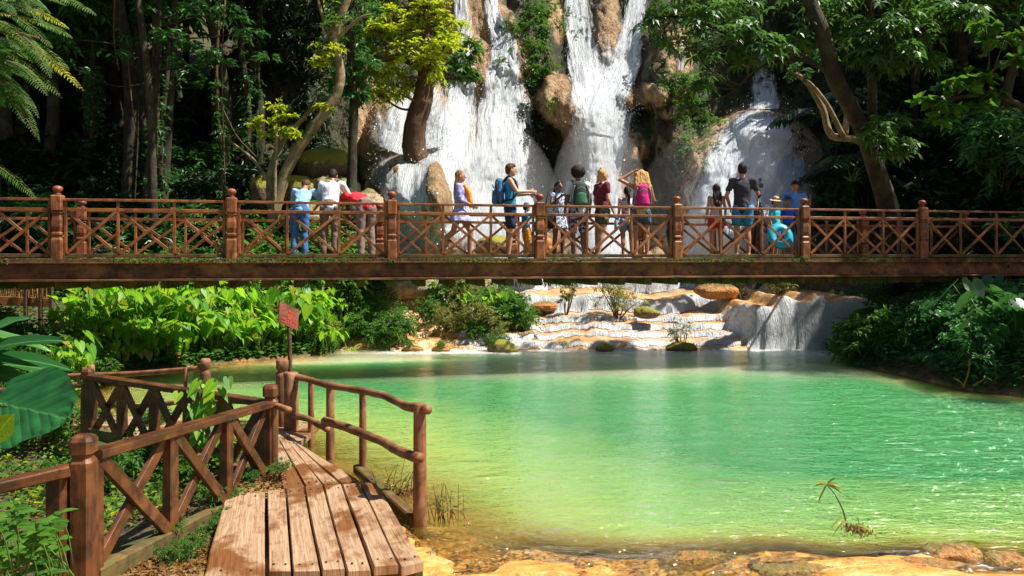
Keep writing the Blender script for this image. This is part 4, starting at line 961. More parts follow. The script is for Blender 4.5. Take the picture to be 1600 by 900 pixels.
person('small child in blue patterned top, dark cap and orange shorts holding the tall man', at(822, 1.0), -70, 1.02, S['light'], None, ('short', 'black'), [('shorts', C['orange cloth'], .8), ('loose', C['azure cotton'], .6), ('hat', C['hat blue'], .12)], child=True)
r3, J3, k3 = person('dark haired woman with sunglasses on her head in a white flecked dress', at(873, 1.15), -150, 1.50, S['brown'], dict(elr=(.24, .06, 1.2), wrr=(.10, .2, 1.36)), ('long', 'black'), [('dress', C['patterned white dress cloth'], .15, .7), ('sunglasses', M['blackp'])], True)
g = MB(); c = at(858, .75)+np.array([0, 0, .72]); g.lathe(c+np.array([0, 0, -.17]), [(0, .04), (.02, .11), (.12, .14), (.26, .13), (.32, .10), (.34, .03)], 14, sy=.5); o = thing('handbag', 'black handbag hanging beside the woman in the flecked dress', 'handbag', c); g.build('bag_body', C['black cloth'], o, True)
g = MB(); g.tube([c+np.array([-.08, 0, .15]), c+np.array([-.02, 0, .5]), c+np.array([.12, .2, .62]), c+np.array([.13, .1, .4]), c+np.array([.08, 0, .15])], [.012], 6, 5); g.build('strap', C['black cloth'], o, True)
r4, J4, k4 = person('person with round black afro in white shirt and flowered dark shorts, seen from behind', at(903, .75), 8, 1.72, S['brown'], None, ('afro', 'black'), [('shorts', C['patterned dark shorts cloth'], .9), ('loose', C['white cotton'], .55), ('shoes', C['black cloth'])])
backpack('dark green backpack worn over the white shirt below the black afro', r4, J4, k4, (M['pk_green'], M['pk_lgreen'], M['pk_grey']), 1.05)
r5, J5, k5 = person('blond woman with tied up hair in maroon t-shirt and camouflage shorts', at(941, .70), -62, 1.70, S['light'], dict(knr=(.10, -.05, .5), anr=(.1, -.16, .08), elr=(.23, -.02, 1.14), wrr=(.20, .12, .90)), ('bun', 'blond'), [('shorts', C['camouflage cloth'], .45), ('loose', C['maroon cotton'], .5), ('shoes', C['black cloth'])], True, headturn=-15)
M['bottle'] = mat_plain('clear bluish plastic bottle', (.35, .45, .6), .15); M['cap'] = mat_plain('blue bottle cap', (.01, .08, .6), .4)
bt = local(r5, k5, (.21, .18, .80)); o = thing('water_bottle', 'clear water bottle with blue cap held by the woman in maroon', 'bottle', bt); g = MB(); g.lathe(bt-np.array([0, 0, .12]), [(-.13, .03), (-.12, .036), (.04, .036), (.07, .02), (.09, .013)], 12); g.build('bottle_body', M['bottle'], o, True)
g = MB(); g.lathe(bt-np.array([0, 0, .12]), [(.088, .018), (.09, .034), (.115, .034), (.12, .015)], 12); g.build('bottle_cap', M['cap'], o, True)
person('girl in pink flecked white top and pale denim shorts beside the magenta backpack', at(980, 1.15), 10, 1.42, S['tan'], None, ('pony', 'black'), [('shorts', C['pale denim'], .5), ('loose', C['pink flecked white'], .5)], True)
r6, J6, k6 = person('woman with loose golden hair and denim shorts raising one hand to her head', at(1002, .70), 0, 1.70, S['tan'], dict(ell=(-.42, .06, 1.55), wrl=(-.17, .08, 1.71), elr=(.26, .05, 1.14), wrr=(.18, .22, 1.0)), ('wild', 'blond'), [('shorts', C['dark denim'], .45), ('tank', C['yellow cotton'])], True, nod=8)
backpack('magenta and grey backpack worn by the blond woman raising her hand', r6, J6, k6, (M['pk_pink'], M['pk_pink'], M['pk_grey']), 1.0)
person('dark haired girl in a pink strappy top and red shorts watching the falls', at(1119, .70), 5, 1.46, S['tan'], None, ('long', 'black'), [('shorts', C['red shorts cloth'], .35), ('tank', C['pink cotton'])], True)
r7, J7, k7 = person('tall dark haired man in charcoal t-shirt and blue swim shorts at the tripod', at(1160, .50), -6, 1.86, S['tan'], dict(ell=(-.29, -.04, 1.14), wrl=(-.20, .12, .93), elr=(.29, .03, 1.17), wrr=(.31, .25, 1.26)), ('short', 'black'), [('shorts', C['swim blue'], .6), ('loose', C['charcoal cotton'], .6)])
tp = at(1186, 1.0); tri = thing('tripod', 'black camera tripod beside the man in charcoal', 'tripod', tp); hub = tp+np.array([0, 0, 1.30])
for a in (100, 215, 335):
    g = MB(); g.tube([hub-np.array([0, 0, .05]), tp+np.array([math.cos(R(a))*.26, math.sin(R(a))*.26, .0])], [.020, .014], 8, 2); g.build('leg', M['blackp'], tri, True)
g = MB(); g.tube([tp+np.array([0, 0, .7]), hub+np.array([0, 0, .08])], [.014], 8, 2); g.lathe(hub+np.array([0, 0, -.03]), [(-.03, .03), (0, .045), (.05, .03), (.10, .035), (.12, .02)], 10); g.tube([hub+np.array([0, 0, .05]), hub+np.array([-.05, -.2, -.02])], [.008, .010], 6, 2); g.build('centre_column', M['blackp'], tri, True)
cm = hub+np.array([0, 0, .17]); ca = thing('camera', 'black camera with flash mounted on the tripod', 'camera', cm); g = MB(); g.box(cm, .15, .07, .10); g.box(cm+np.array([0, 0, .065]), .06, .06, .04); g.build('camera_body', M['blackp'], ca)
g = MB(); g.tube([cm+np.array([0, .04, 0]), cm+np.array([0, .15, 0])], [.036, .04], 12, 2); g.build('lens', M['blackp'], ca, True); g = MB(); g.box(cm+np.array([.02, 0, .12]), .05, .05, .06); g.build('flash', M['blackp'], ca)
r8, J8, k8 = person('child in a wide straw hat and turquoise top carrying a swim ring', at(1211, .62), -140, 1.18, S['tan'], None, ('short', 'black'), [('shorts', C['royal blue'], .8), ('loose', C['turquoise'], .6), ('hat', C['straw'], .19, C['dark band'])], child=True, nod=12)
M['ring'] = mat_plain('turquoise inflated vinyl', (.02, .42, .55), .3, (.02, .36, .5))
rc = at(1219, .30)+np.array([0, 0, .42]); o = thing('swim_ring', 'inflated turquoise swim ring hanging on the arm of the child in the straw hat', 'swim ring', rc); g = MB(); n_ = 28; rr = []
for u in range(n_+1):
    a = u/n_*2*math.pi; cx = np.array([math.cos(a)*.165, math.sin(a)*.08, math.sin(a)*.185]); ax = nrm(cx); nz = np.array([0, 1., 0])
    rr.append([rc+cx+ax*math.cos(b)*.085+nz*math.sin(b)*.085 for b in np.arange(12)/12*2*np.pi])
g.rings(rr, cap=False); g.build('ring_tube', M['ring'], o, True)
g = MB(); g.tube([rc+np.array([-.1, .04, .24]), rc+np.array([-.12, .2, .34]), rc+np.array([-.02, .28, .36])], [.006], 6, 4); g.build('cord', C['black cloth'], o)
person('child in a blue bucket hat and royal blue shirt beside the straw hat', at(1231, 1.0), 172, 1.24, S['tan'], None, ('short', 'black'), [('shorts', C['navy cloth'], .8), ('loose', C['royal blue'], .7), ('hat', C['hat blue'], .15)], child=True, nod=10)
person('dark haired youth in sky blue shirt looking down behind the two children', at(1242, 1.30), 165, 1.62, S['tan'], dict(ell=(-.30, .06, 1.2), wrl=(-.30, .22, 1.32)), ('short', 'black'), [('shorts', C['navy cloth'], .8), ('loose', C['sky blue'], .5)], nod=22)
# jacket on a rear post
g = MB(); c = at(1049, 1.05); g.tube([c+np.array([0, 0, .98]), c+np.array([0, -.02, .8]), c+np.array([-.02, -.02, .5]), c+np.array([0, 0, .22])], [.03, .07, .085, .05], 10, 5, .2); o = g.build('jacket', mat_cloth('dark teal cloth', (.015, .05, .06)), None, True); tag(o, 'dark teal jacket hanging behind the bridge post right of the blond woman', 'jacket')
# ------------------------------------------------------------------ vegetation builders
def sprays(mb, c, r, ntw=16, m=9, L=.2, W=.08, flat=.7, droop=.25, mi=0, bias=None, outw=.5, jit=.5, rng=RNG):
    c = np.asarray(c, float); r = np.broadcast_to(np.asarray(r, float), (3,))
    d = rng.normal(0, 1, (ntw, 3)); d[:, 2] = d[:, 2]*flat+.15; d = nrm(d)
    st = c + d*r*(.15+.25*rng.random((ntw, 1))); en = c + d*r*(.65+.5*rng.random((ntw, 1)))
    t = np.linspace(.15, 1, m)[None, :, None]; p = st[:, None]+(en-st)[:, None]*t; p[..., 2] -= (t[..., 0]**2)*droop*np.linalg.norm(en-st, axis=1)[:, None]
    dd = nrm(en-st)[:, None]+0*p; side = nrm(np.cross(dd, (0, 0, 1.)))*np.where(np.arange(m) % 2, 1, -1)[None, :, None]
    ld = dd*outw + side*(1-outw*.6) + rng.normal(0, jit*.6, p.shape); ld[..., 2] -= droop*.6
    nn = np.array([0, 0, 1.])+rng.normal(0, .38, p.shape)+.25*np.array(SUN)
    sz = (.6+.6*rng.random(p.shape[:2]))
    rv = np.clip((rng.random((ntw, 1))*.7+rng.random(p.shape[:2])*.45-.05 if bias is None else bias+(rng.random(p.shape[:2])-.5)*.5), 0, 1)
    mb.leaves(p.reshape(-1, 3), ld.reshape(-1, 3), nn.reshape(-1, 3), (L*sz).ravel(), (W*sz).ravel(), rv.ravel(), .2, mi)
    return st, en
def whorls(mb, c, r, n=18, k=7, L=.24, W=.07, flat=.5, mi=0, rng=RNG):
    c = np.asarray(c, float); r = np.broadcast_to(np.asarray(r, float), (3,))
    d = rng.normal(0, 1, (n, 3)); d[:, 2] *= flat; d = nrm(d); p = c+d*r*(.3+.75*rng.random((n, 1)))
    ax = nrm(d*.5+np.array([0, 0, .9])+rng.normal(0, .3, (n, 3))); u = nrm(np.cross(ax, (1, .2, 0))); v = np.cross(ax, u)
    a = (np.arange(k)/k*2*np.pi)[None]+rng.random((n, 1))*6+rng.normal(0, .15, (n, k))
    ld = u[:, None]*np.cos(a)[..., None]+v[:, None]*np.sin(a)[..., None]+ax[:, None]*.15; ld[..., 2] -= .15
    nn = ax[:, None]+0*ld; sz = .7+.5*rng.random((n, k)); rv = np.clip(rng.random((n, 1))*.7+rng.random((n, k))*.4, 0, 1)
    mb.leaves((p[:, None]+0*ld).reshape(-1, 3), ld.reshape(-1, 3), nn.reshape(-1, 3), (L*sz).ravel(), (W*sz).ravel(), rv.ravel(), .25, mi)
    return c+0*p, p
def frond(mb, p0, d, L, n=22, ll=.18, lw=.035, arch=.6, up_=(0, 0, 1), mi=0, stem=0, bias=None, hang=.35, taper=True):
    p0 = np.asarray(p0, float); d = nrm(d); t = np.linspace(0, 1, n); q = p0+d*L*t[:, None]; q[:, 2] -= arch*L*t**2
    tg = nrm(np.gradient(q, axis=0)); sd = nrm(np.cross(tg, up_)); f = (np.sin(np.pi*np.clip(t*.88+.10, 0, 1))**.7 if taper else 1+0*t)
    for s in (-1, 1):
        ld = sd*s+tg*.45+RNG.normal(0, .06, q.shape); ld[:, 2] -= hang*(.6+.4*RNG.random(n))
        nn = np.asarray(up_, float)+sd*s*-.3+RNG.normal(0, .12, q.shape)
        mb.leaves(q[2:], ld[2:], nn[2:], (ll*f)[2:], lw*(.7+.3*f[2:]), np.clip((bias if bias is not None else .5)+RNG.normal(0, .2, n), 0, 1)[2:], .15, mi)
    mb.tube([q[0], q[n//3], q[2*n//3], q[-1]], [.012*L+.002, .003], 4, 2, mi=stem)
def taro_leaf(mb, base, tip, size, face, mi=0, smi=1, pend=.75, rnd=None, stem=.012):
    """petiole from base to tip, blade hung from its end"""
    base, tip = np.asarray(base, float), np.asarray(tip, float)
    md = (base+tip)/2+np.array([0, 0, .12*np.linalg.norm(tip-base)])+np.array([*(base-tip)[:2]*.15, 0])
    mb.tube([base, md, tip], [stem, stem*.6], 5, 3, mi=smi)
    f = np.array([math.cos(face), math.sin(face), 0.]); d = nrm(f*(1-pend)-np.array([0, 0, pend])+RNG.normal(0, .07, 3)); n = nrm(f*pend+np.array([0, 0, 1.])*(1-pend)+RNG.normal(0, .1, 3))
    mb.leaf(tip, d, n, size, size*.82, 'heart', .10, rnd, .12, mi, .012)
def cluster_tree(name, label, cat, loc, trunks, clusters, lmats, bark, style='sprays', twig=.35, group=None, branch_r=.05, crown_name='crown', **kw):
    """trunks: [(points, radii)]; clusters: (centre, radius, n, mi, opts)"""
    th = thing(name, label, cat, loc, group)
    mb = MB()
    for i, (pts, rad) in enumerate(trunks): mb.tube(pts, rad, 12, 6, .13)
    mb.build('trunk', bark, th, True)
    mb = MB(); tp = np.concatenate([np.array(catmull(p, 8)) for p, _ in trunks]); br = MB()
    for c, r, n, mi, *op in clusters:
        o = dict(kw); o.update(op[0] if op else {}); stl = o.pop('style', style)
        c = np.asarray(c, float); nobr = o.pop('nobranch', False)
        if not nobr:
            ds = np.linalg.norm((tp-c)*np.array([1, 1, 1.15]) + np.array([0, 0, .0]), axis=1) + np.where(tp[:, 2] > c[2], .8, 0); q = tp[np.argmin(ds)]
            L = np.linalg.norm(c-q); md = (q+c)/2+RNG.normal(0, .06*L, 3)-np.array([0, 0, .06*L])
            br.tube([q, md, c], [branch_r*min(1, .4+L*.3), branch_r*.3], 6, 4, .1)
        st, en = (sprays if stl == 'sprays' else whorls)(mb, c, r, n, mi=mi, **o)
        rr = np.mean(np.broadcast_to(r, (3,)))
        for a, b in list(zip(st, en))[::max(1, int(1/twig))]: br.tube([c, (c+b)/2+RNG.normal(0, .03*rr, 3), b], [branch_r*.22, branch_r*.08], 4, 2)
    if br.n: br.build('branches', bark, th, True)
    if mb.n: mb.build(crown_name, lmats, th)
    return th
def rock_mesh(r, seed, mat, rough=.22, n=36):
    mb = MB(); th = np.linspace(.02, math.pi-.02, n//2); a = np.arange(n)/n*2*np.pi
    g = np.stack([np.outer(np.sin(th), np.cos(a)), np.outer(np.sin(th), np.sin(a)), np.outer(np.cos(th), np.ones(n))], -1)
    k = 1+rough*1.6*fbm(g[..., 0]*1.3+seed*7, g[..., 1]*1.3, g[..., 2]*1.3, seed)+rough*.5*fbm(g[..., 0]*4+seed, g[..., 1]*4, g[..., 2]*4, seed+3)
    mb.rings((g*k[..., None]*np.asarray(r))[::-1]); me = mb.mesh('rock', mat, True); 
    return me
def m_rock(name, c1, c2, moss, amt):
    t = NT(name); pos = t.n('NewGeometry').outputs['Position']; n = t.noise(pos, 3.5, 5, .65); f = t.noise(pos, 17, 4, .6)
    g = t.n('NewGeometry'); sx = t.n('SeparateXYZ'); t.set(sx.inputs[0], g.outputs['Normal'])
    c = t.mix(t.ramp(n, [(.35, 0.), (.65, 1.)]), c1, c2); c = t.mix(t.ramp(f, [(.36, .6), (.48, 0.)]), c, tuple(x*.3 for x in c1))
    mm = t.ramp(t.math('ADD', t.math('MULTIPLY', sx.outputs[2], .5), t.math('MULTIPLY', n, .8)), [(.80-amt*.5, 0.), (.92-amt*.5, 1.)])
    mc = t.mix(f, tuple(x*.4 for x in moss), tuple(x*1.2 for x in moss))
    return t.fin(t.pbr(t.mix(mm, c, mc), .75, t.bump(t.math('ADD', n, f), .9, .05)))
M['rock_moss'] = m_rock('rock under yellow green moss', (.10, .06, .03), (.22, .14, .07), (.28, .27, .02), .7)
M['rock_pale'] = m_rock('pale tan rock', (.30, .20, .11), (.55, .42, .27), (.16, .16, .03), .15)
M['rock_tan'] = m_rock('orange travertine rock', (.34, .13, .03), (.58, .28, .08), (.2, .15, .03), .05)
M['tuft_brown'] = mat_leaf('dry brown root tuft', [(.10, .04, .012), (.22, .10, .025), (.32, .18, .04)], .2)
LFD = [M['lf_dark'], M['bark_dark']]

# ---- prototypes (the first use moves the prototype itself, later ones copy it)
class Proto:
    def __init__(s, mk): s.mk = mk; s.first = None
    def put(s, loc, rz=0., k=1., label=None, group=None):
        if s.first is None:
            s.first = s.mk(); r = s.first; r.location = [float(c) for c in loc]; r.rotation_euler = (0, 0, rz); r.scale = (k, k, k)
            if label: r['label'] = label
            if group: r['group'] = group
            return r
        return dup(s.first, loc, rz, k, label, group)
def at0(name, label, cat): return thing(name, label, cat)
def mk_jungle(seed, h, cr, leafm, L, tr=1.):
    def f():
        rng = np.random.default_rng(seed); th = at0('jungle_tree', 'x', 'tree'); mb = MB(); top = np.array([rng.normal(0, .6), rng.normal(0, .6), h])
        p = [np.zeros(3)-np.array([0, 0, 1.2]), np.array([rng.normal(0, .2), rng.normal(0, .2), h*.35]), np.array([rng.normal(0, .4), rng.normal(0, .4), h*.7]), top]
        mb.tube(p, [.17*tr, .13*tr, .06*tr], 8, 4, .12); mb.build('trunk', M['bark_dark'], th, True)
        mb = MB(); br = MB()
        for k in range(30):
            d = nrm(rng.normal(0, 1, 3)); c = top+d*np.array([cr, cr, cr*.75])*(.35+.6*rng.random())+np.array([0, 0, -.2*cr])
            sprays(mb, c, cr*(.26+.16*rng.random()), 13, 9, L, L*.42, .6, .3, rng=rng)
            if k % 3 == 0: br.tube([p[2], (p[2]+c)/2+rng.normal(0, .2, 3), c], [.05, .02], 5, 3)
        br.build('branches', M['bark_dark'], th, True); mb.build('crown', M[leafm], th); return th
    return Proto(f)
def mk_bush(seed, r, leafm, L, W=.42, n=9, flat=.8, cat='shrub', name='shrub', drp=.35, ntw=14, m=8, spread=.75):
    def f():
        rng = np.random.default_rng(seed); th = at0(name, 'x', cat); mb = MB(); st = MB()
        for k in range(n):
            d = rng.normal(0, 1, 3)*np.array([1, 1, .5]); c = np.array([d[0]*r*.4, d[1]*r*.4, r*spread+d[2]*r*.4]); c[2] = max(c[2], r*.25)
            sprays(mb, c, r*(.38+.2*rng.random()), ntw, m, L, L*W, flat, drp, rng=rng)
            st.tube([(rng.normal(0, .03), rng.normal(0, .03), -.15), c*np.array([.4, .4, .5]), c], [.016*r+.006, .006], 5, 3)
        mb.build('foliage', M[leafm], th); st.build('stems', M['bark_mid'], th, True); return th
    return Proto(f)
def mk_taro(seed, n, H, S, leafm='lf_taro'):
    def f():
        random.seed(seed); th = at0('taro_plant', 'x', 'plant')
        for k in range(n):
            mb = MB(); a = random.random()*6.28; r = (.12+.35*random.random())*H; h = H*(.55+.5*random.random())
            tip = (math.cos(a)*r, math.sin(a)*r, h); face = -math.pi/2+.45+random.gauss(0, .75) if random.random() < .75 else a
            taro_leaf(mb, (math.cos(a)*.03, math.sin(a)*.03, -.1), tip, S*(.65+.55*random.random()), face, 0, 1, .2+.6*random.random(), random.random())
            mb.build('leaf', [M[leafm if k % 9 != 4 or leafm == 'lf_deep' else 'lf_yellow'], M['stem']], th, True)
        return th
    return Proto(f)
def mk_long(seed, n, L, W, leafm='lf_mid', h=.5, name='ginger_plant', cat='plant', spread=.9):
    def f():
        random.seed(seed); th = at0(name, 'x', cat)
        for k in range(n):
            mb = MB(); a = k*2.4+random.random(); z = h*(.2+.9*k/n); d = np.array([math.cos(a)*spread, math.sin(a)*spread, .75+random.gauss(0, .2)])
            b = np.array([math.cos(a)*.05, math.sin(a)*.05, z]); mb.tube([(0, 0, -.1), b*.6, b], [.012, .008], 5, 2, mi=1)
            mb.leaf(b, d, (-d[0]*.3, -d[1]*.3, 1), L*(.7+.5*random.random()), W, 'long', .5, random.random(), .2, 0, .01); mb.build('leaf', [M[leafm], M['stem']], th, True)
        return th
    return Proto(f)
def mk_fern(seed, n, L, leafm='lf_mid', name='fern', el=.8, ll=.24):
    def f():
        random.seed(seed); th = at0(name, 'x', 'fern')
        for k in range(n):
            a = k/n*6.28+random.gauss(0, .3); mb = MB(); frond(mb, (0, 0, 0), (math.cos(a), math.sin(a), el+random.gauss(0, .2)), L*(.7+.5*random.random()), 20, L*ll, L*.06, .65, stem=1, bias=.2+.6*random.random())
            mb.build('frond', [M[leafm], M['stem']], th)
        return th
    return Proto(f)
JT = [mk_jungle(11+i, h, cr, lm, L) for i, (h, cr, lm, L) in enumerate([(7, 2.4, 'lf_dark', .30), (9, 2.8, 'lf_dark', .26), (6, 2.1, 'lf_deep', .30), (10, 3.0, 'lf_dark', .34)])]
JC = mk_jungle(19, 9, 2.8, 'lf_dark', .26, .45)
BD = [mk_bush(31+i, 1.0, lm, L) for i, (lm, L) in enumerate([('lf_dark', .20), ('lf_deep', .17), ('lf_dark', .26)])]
BM = [mk_bush(41+i, .6, lm, L) for i, (lm, L) in enumerate([('lf_mid', .10), ('lf_mid', .13), ('lf_olive', .09)])]
TA = [mk_taro(51+i, n, H, S_) for i, (n, H, S_) in enumerate([(12, .90, .24), (11, 1.0, .27), (13, .76, .20), (11, .58, .21)])]
TD = [mk_taro(61+i, n, H, S_, 'lf_deep') for i, (n, H, S_) in enumerate([(6, 1.0, .5), (7, .8, .4)])]
GI = [mk_long(71+i, 9, .62, .13, lm, .9) for i, lm in enumerate(['lf_mid', 'lf_deep'])]
FE = [mk_fern(81, 9, .6, 'lf_mid'), mk_fern(82, 10, .7, 'lf_bright'), mk_fern(83, 10, .9, 'lf_deep'), mk_fern(84, 8, 2.2, 'lf_dark', ll=.28, el=1.0)]
rz = lambda: random.random()*6.28
random.seed(3)
# ------------------------------------------------------------------ jungle behind and beside the falls
def xy(px, Y): return ((px-800)/F*Y, Y)
def clear_(px, Y): x = xy(px, Y)[0]; return not (10.0 < x < 15.6 and 16.4 < Y < 24)
def place(pr, px, Y, k=1., label=None, group=None, dz=0., turn=None):
    x, y = xy(px, Y); return pr.put((x, y, G(x, y)+dz), rz() if turn is None else turn, k, label, group)
gl = 'dark trees of the jungle slope'
LT = 'dark jungle tree in the dense shaded wood left of the falls'; RT = 'dark jungle tree in the dense shaded wood right of the falls'
for i in range(38):
    Y = 20+13*random.random(); px = -260+random.random()*(640 if Y > 26 else 560); place(random.choice(JT), px, Y, .85+.4*random.random(), LT, gl)
for px, Y in ((430, 27), (480, 29.5), (400, 24), (520, 31), (345, 23), (250, 21.5), (150, 22), (60, 21), (300, 27), (200, 26), (100, 25), (560, 33)): place(random.choice(JT), px, Y, 1.0, LT, gl)
for i in range(30):
    Y = 19+14*random.random(); px = 1430+random.random()*420 if Y < 25 else 1370+random.random()*420
    if clear_(px, Y): place(random.choice(JT) if xy(px, Y)[0] > 15.5 else JT[2], px, Y, .85+.4*random.random(), RT, gl)
for px, Y in ((1400, 27), (1340, 30), (1390, 31), (1250, 34.5), (1180, 34.5), (1110, 34.5), (1560, 22)): place(random.choice(JT) if xy(px, Y)[0] > 15.5 or Y > 34 else JT[2], px, Y, 1.0, RT, gl)
# canopy at the right that shades the right bank (its crowns stand beside and above the frame)
for x, y, k in ((16.6, 13, 1.15), (17, 17.5, 1.1), (18, 15, 1.2), (18.5, 11, 1.2)):
    JT[1].put((x, y, G(x, y)), rz(), k, 'tall dark tree on the shaded right bank', 'trees of the right bank')
for x, y, k in ((-8.6, 18.6, 1.3), (-12, 18, 1.35), (-15.5, 17.5, 1.3), (-10.2, 21.5, 1.4), (-14, 21, 1.4), (-8.2, 24, 1.4), (-18.5, 19, 1.3)): JC.put((x, y, G(x, y)), rz(), k*1.1, 'tall slim trunked tree added so its crown shades the left jungle slope', 'added shade trees of the left slope')  # trees added to shade the left wood, their crowns above the frame
for i in range(16):
    px = -100+520*random.random() if i % 2 else 1350+400*random.random(); place(random.choice(JT), px, 32+4*random.random(), 1.35, LT if i % 2 else RT, gl)
ug = 'undergrowth shrubs'
LU = 'dark shrub in the undergrowth of the left jungle slope'; RU = 'dark shrub in the undergrowth of the right jungle slope'
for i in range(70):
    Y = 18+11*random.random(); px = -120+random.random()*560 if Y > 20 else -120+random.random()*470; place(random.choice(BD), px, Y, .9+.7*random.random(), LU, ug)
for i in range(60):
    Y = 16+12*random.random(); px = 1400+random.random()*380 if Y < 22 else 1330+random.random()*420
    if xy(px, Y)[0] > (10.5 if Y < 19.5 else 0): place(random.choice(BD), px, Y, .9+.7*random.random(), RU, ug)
# climbing growth on the cliff, one uncountable mass
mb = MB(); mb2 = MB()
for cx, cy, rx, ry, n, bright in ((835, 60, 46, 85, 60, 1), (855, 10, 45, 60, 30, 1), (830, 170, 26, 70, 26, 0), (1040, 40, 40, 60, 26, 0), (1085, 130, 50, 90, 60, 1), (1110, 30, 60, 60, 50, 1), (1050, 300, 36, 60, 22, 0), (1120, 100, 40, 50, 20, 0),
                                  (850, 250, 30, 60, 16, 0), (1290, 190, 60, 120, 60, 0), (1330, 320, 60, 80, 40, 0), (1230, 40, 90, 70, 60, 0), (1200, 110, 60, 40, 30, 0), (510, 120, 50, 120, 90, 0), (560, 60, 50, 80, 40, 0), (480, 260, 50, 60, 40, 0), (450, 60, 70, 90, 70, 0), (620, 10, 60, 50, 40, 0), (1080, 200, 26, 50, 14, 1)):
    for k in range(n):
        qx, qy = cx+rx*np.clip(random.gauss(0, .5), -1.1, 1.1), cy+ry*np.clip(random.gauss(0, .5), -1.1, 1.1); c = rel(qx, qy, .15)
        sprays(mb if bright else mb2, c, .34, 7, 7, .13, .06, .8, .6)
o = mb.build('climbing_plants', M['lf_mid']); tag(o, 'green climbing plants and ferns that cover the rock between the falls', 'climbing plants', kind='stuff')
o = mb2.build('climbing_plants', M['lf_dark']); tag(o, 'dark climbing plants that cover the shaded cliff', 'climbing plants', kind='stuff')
# boulders left of the dome
for j, (px, py, Y, rx, rz_, m, lb) in enumerate([(508, 262, 22.6, 46, 30, 'rock_moss', 'big boulder under yellow green moss behind the pale leaning tree'), (465, 300, 21.3, 34, 26, 'rock_moss', 'smaller mossy boulder left of the white shirt'), (520, 300, 21.8, 40, 24, 'rock_pale', 'pale smooth boulder just above the white shirt'),
        (410, 300, 21.0, 20, 28, 'rock_moss', 'upright mossy rock beside the foot of the pale leaning tree'), (575, 330, 21.2, 36, 30, 'rock_pale', 'pale rounded boulder behind the red shirt'), (490, 345, 20.6, 46, 30, 'rock_pale', 'low pale boulder behind the far railing left of the dome'),
        (690, 372, 20.8, 26, 34, 'rock_pale', 'tan upright rock behind the striding woman'), (770, 385, 21.5, 30, 16, 'rock_moss', 'flat mossy rock seen through the railing behind the tall man'), (845, 385, 21.5, 26, 18, 'rock_tan', 'tan rock seen through the railing left of the flecked dress')]):
    me = rock_mesh((rx/F*Y, rx/F*Y*.8, rz_/F*Y), j+2, M[m]); o = obj('boulder', me); o.location = P(px, py, Y); tag(o, lb, 'boulder', 'boulders at the foot of the falls')

# ---- named trees
def cl(px, py, Y, r, n, mi=0, **o): return (P(px, py, Y), r/F*Y, n, mi, o)
yt = [cl(x, y, 22.3+random.gauss(0, .45), r, 34) for x, y, r in ((625, 28, 40), (665, 12, 36), (700, 40, 34), (642, 78, 40), (598, 92, 36), (676, 96, 36), (590, 48, 34), (572, 118, 30), (618, 134, 34), (650, -28, 44), (700, -30, 40), (600, -20, 40), (655, 130, 28), (590, 146, 22), (697, 70, 28))]
yt += [cl(x, y, 22.9, r, 30, 1) for x, y, r in ((722, 100, 26), (735, 75, 20), (705, 118, 24), (735, 120, 14), (620, 60, 34), (560, 60, 30), (668, 55, 30), (600, 10, 34), (545, 20, 30))]
yt += [cl(x, y, 21.9, r, 12) for x, y, r in ((640, 45, 24), (686, 20, 22), (606, 110, 20), (670, 80, 20), (630, 148, 16), (560, 100, 18))]
cluster_tree('broadleaf_tree', 'thick trunked tree with sunlit yellow green crown in front of the left fall', 'tree', P(650, 250, 22.6),
    [([P(662, 275, 22.7), P(648, 235, 22.6), P(650, 190, 22.5), P(662, 148, 22.5), P(668, 90, 22.5), P(660, 20, 22.5), P(665, -60, 22.5)], [.40, .35, .31, .27, .20, .12]), ([P(660, 150, 22.5), P(690, 110, 22.8), P(730, 80, 23)], [.13, .07, .03]), ([P(666, 110, 22.5), P(620, 90, 22.2), P(580, 100, 22)], [.12, .05])],
    yt, [M['lf_bright'], M['lf_mid']], M['bark_mid'], L=.19, W=.085, m=9, flat=.45, droop=.25, branch_r=.06)
cluster_tree('leaning_tree', 'pale crooked tree with lichened bark and forking limbs left of the dome', 'tree', P(430, 320, 20.2),
    [([P(425, 350, 20.2), P(436, 300, 20.2), P(455, 250, 20.2), P(490, 200, 20.2), P(525, 150, 20.2), P(531, 110, 20.2), P(522, 60, 20.2), P(546, -10, 20.2), P(555, -60, 20.2)], [.16, .15, .13, .12, .11, .08]),
     ([P(424, 340, 20.4), P(422, 270, 20.5), P(440, 225, 20.5), P(478, 180, 20.4), P(500, 160, 20.3)], [.10, .07, .05]), ([P(522, 70, 20.2), P(505, 30, 20.3), P(490, -30, 20.3)], [.06, .04]), ([P(527, 60, 20.2), P(560, 30, 20), P(580, 22, 20)], [.05, .025]),
     ([P(440, 320, 20.3), P(400, 255, 20.6), P(365, 225, 20.8), P(345, 205, 20.9)], [.06, .04, .02])],
    [cl(512, 78, 20.0, 26, 20), cl(498, 96, 20, 20, 14), cl(530, 40, 20.1, 24, 14, 1), cl(480, 210, 20.2, 12, 6, 1), cl(505, 165, 20.2, 14, 8), cl(372, 205, 20.8, 12, 6, 1), cl(500, -20, 20.1, 30, 22)], [M['lf_bright'], M['lf_mid']], M['bark_pale'], L=.16, W=.07, m=8, flat=.4, branch_r=.04)
cluster_tree('young_tree', 'slim young tree with small pale yellow green crown left of the crooked tree', 'tree', P(428, 320, 20.0),
    [([P(429, 340, 19.7), P(430, 260, 19.7), P(432, 200, 19.7), P(430, 160, 19.7)], [.05, .04, .015])],
    [cl(x, y, 19.7, r, 12) for x, y, r in ((432, 168, 18), (412, 190, 18), (450, 182, 18), (440, 205, 20), (420, 212, 14), (395, 195, 10), (458, 208, 12))], [M['lf_bright'], M['lf_mid']], M['bark_pale'], L=.15, W=.07, m=7, flat=.3, branch_r=.02)
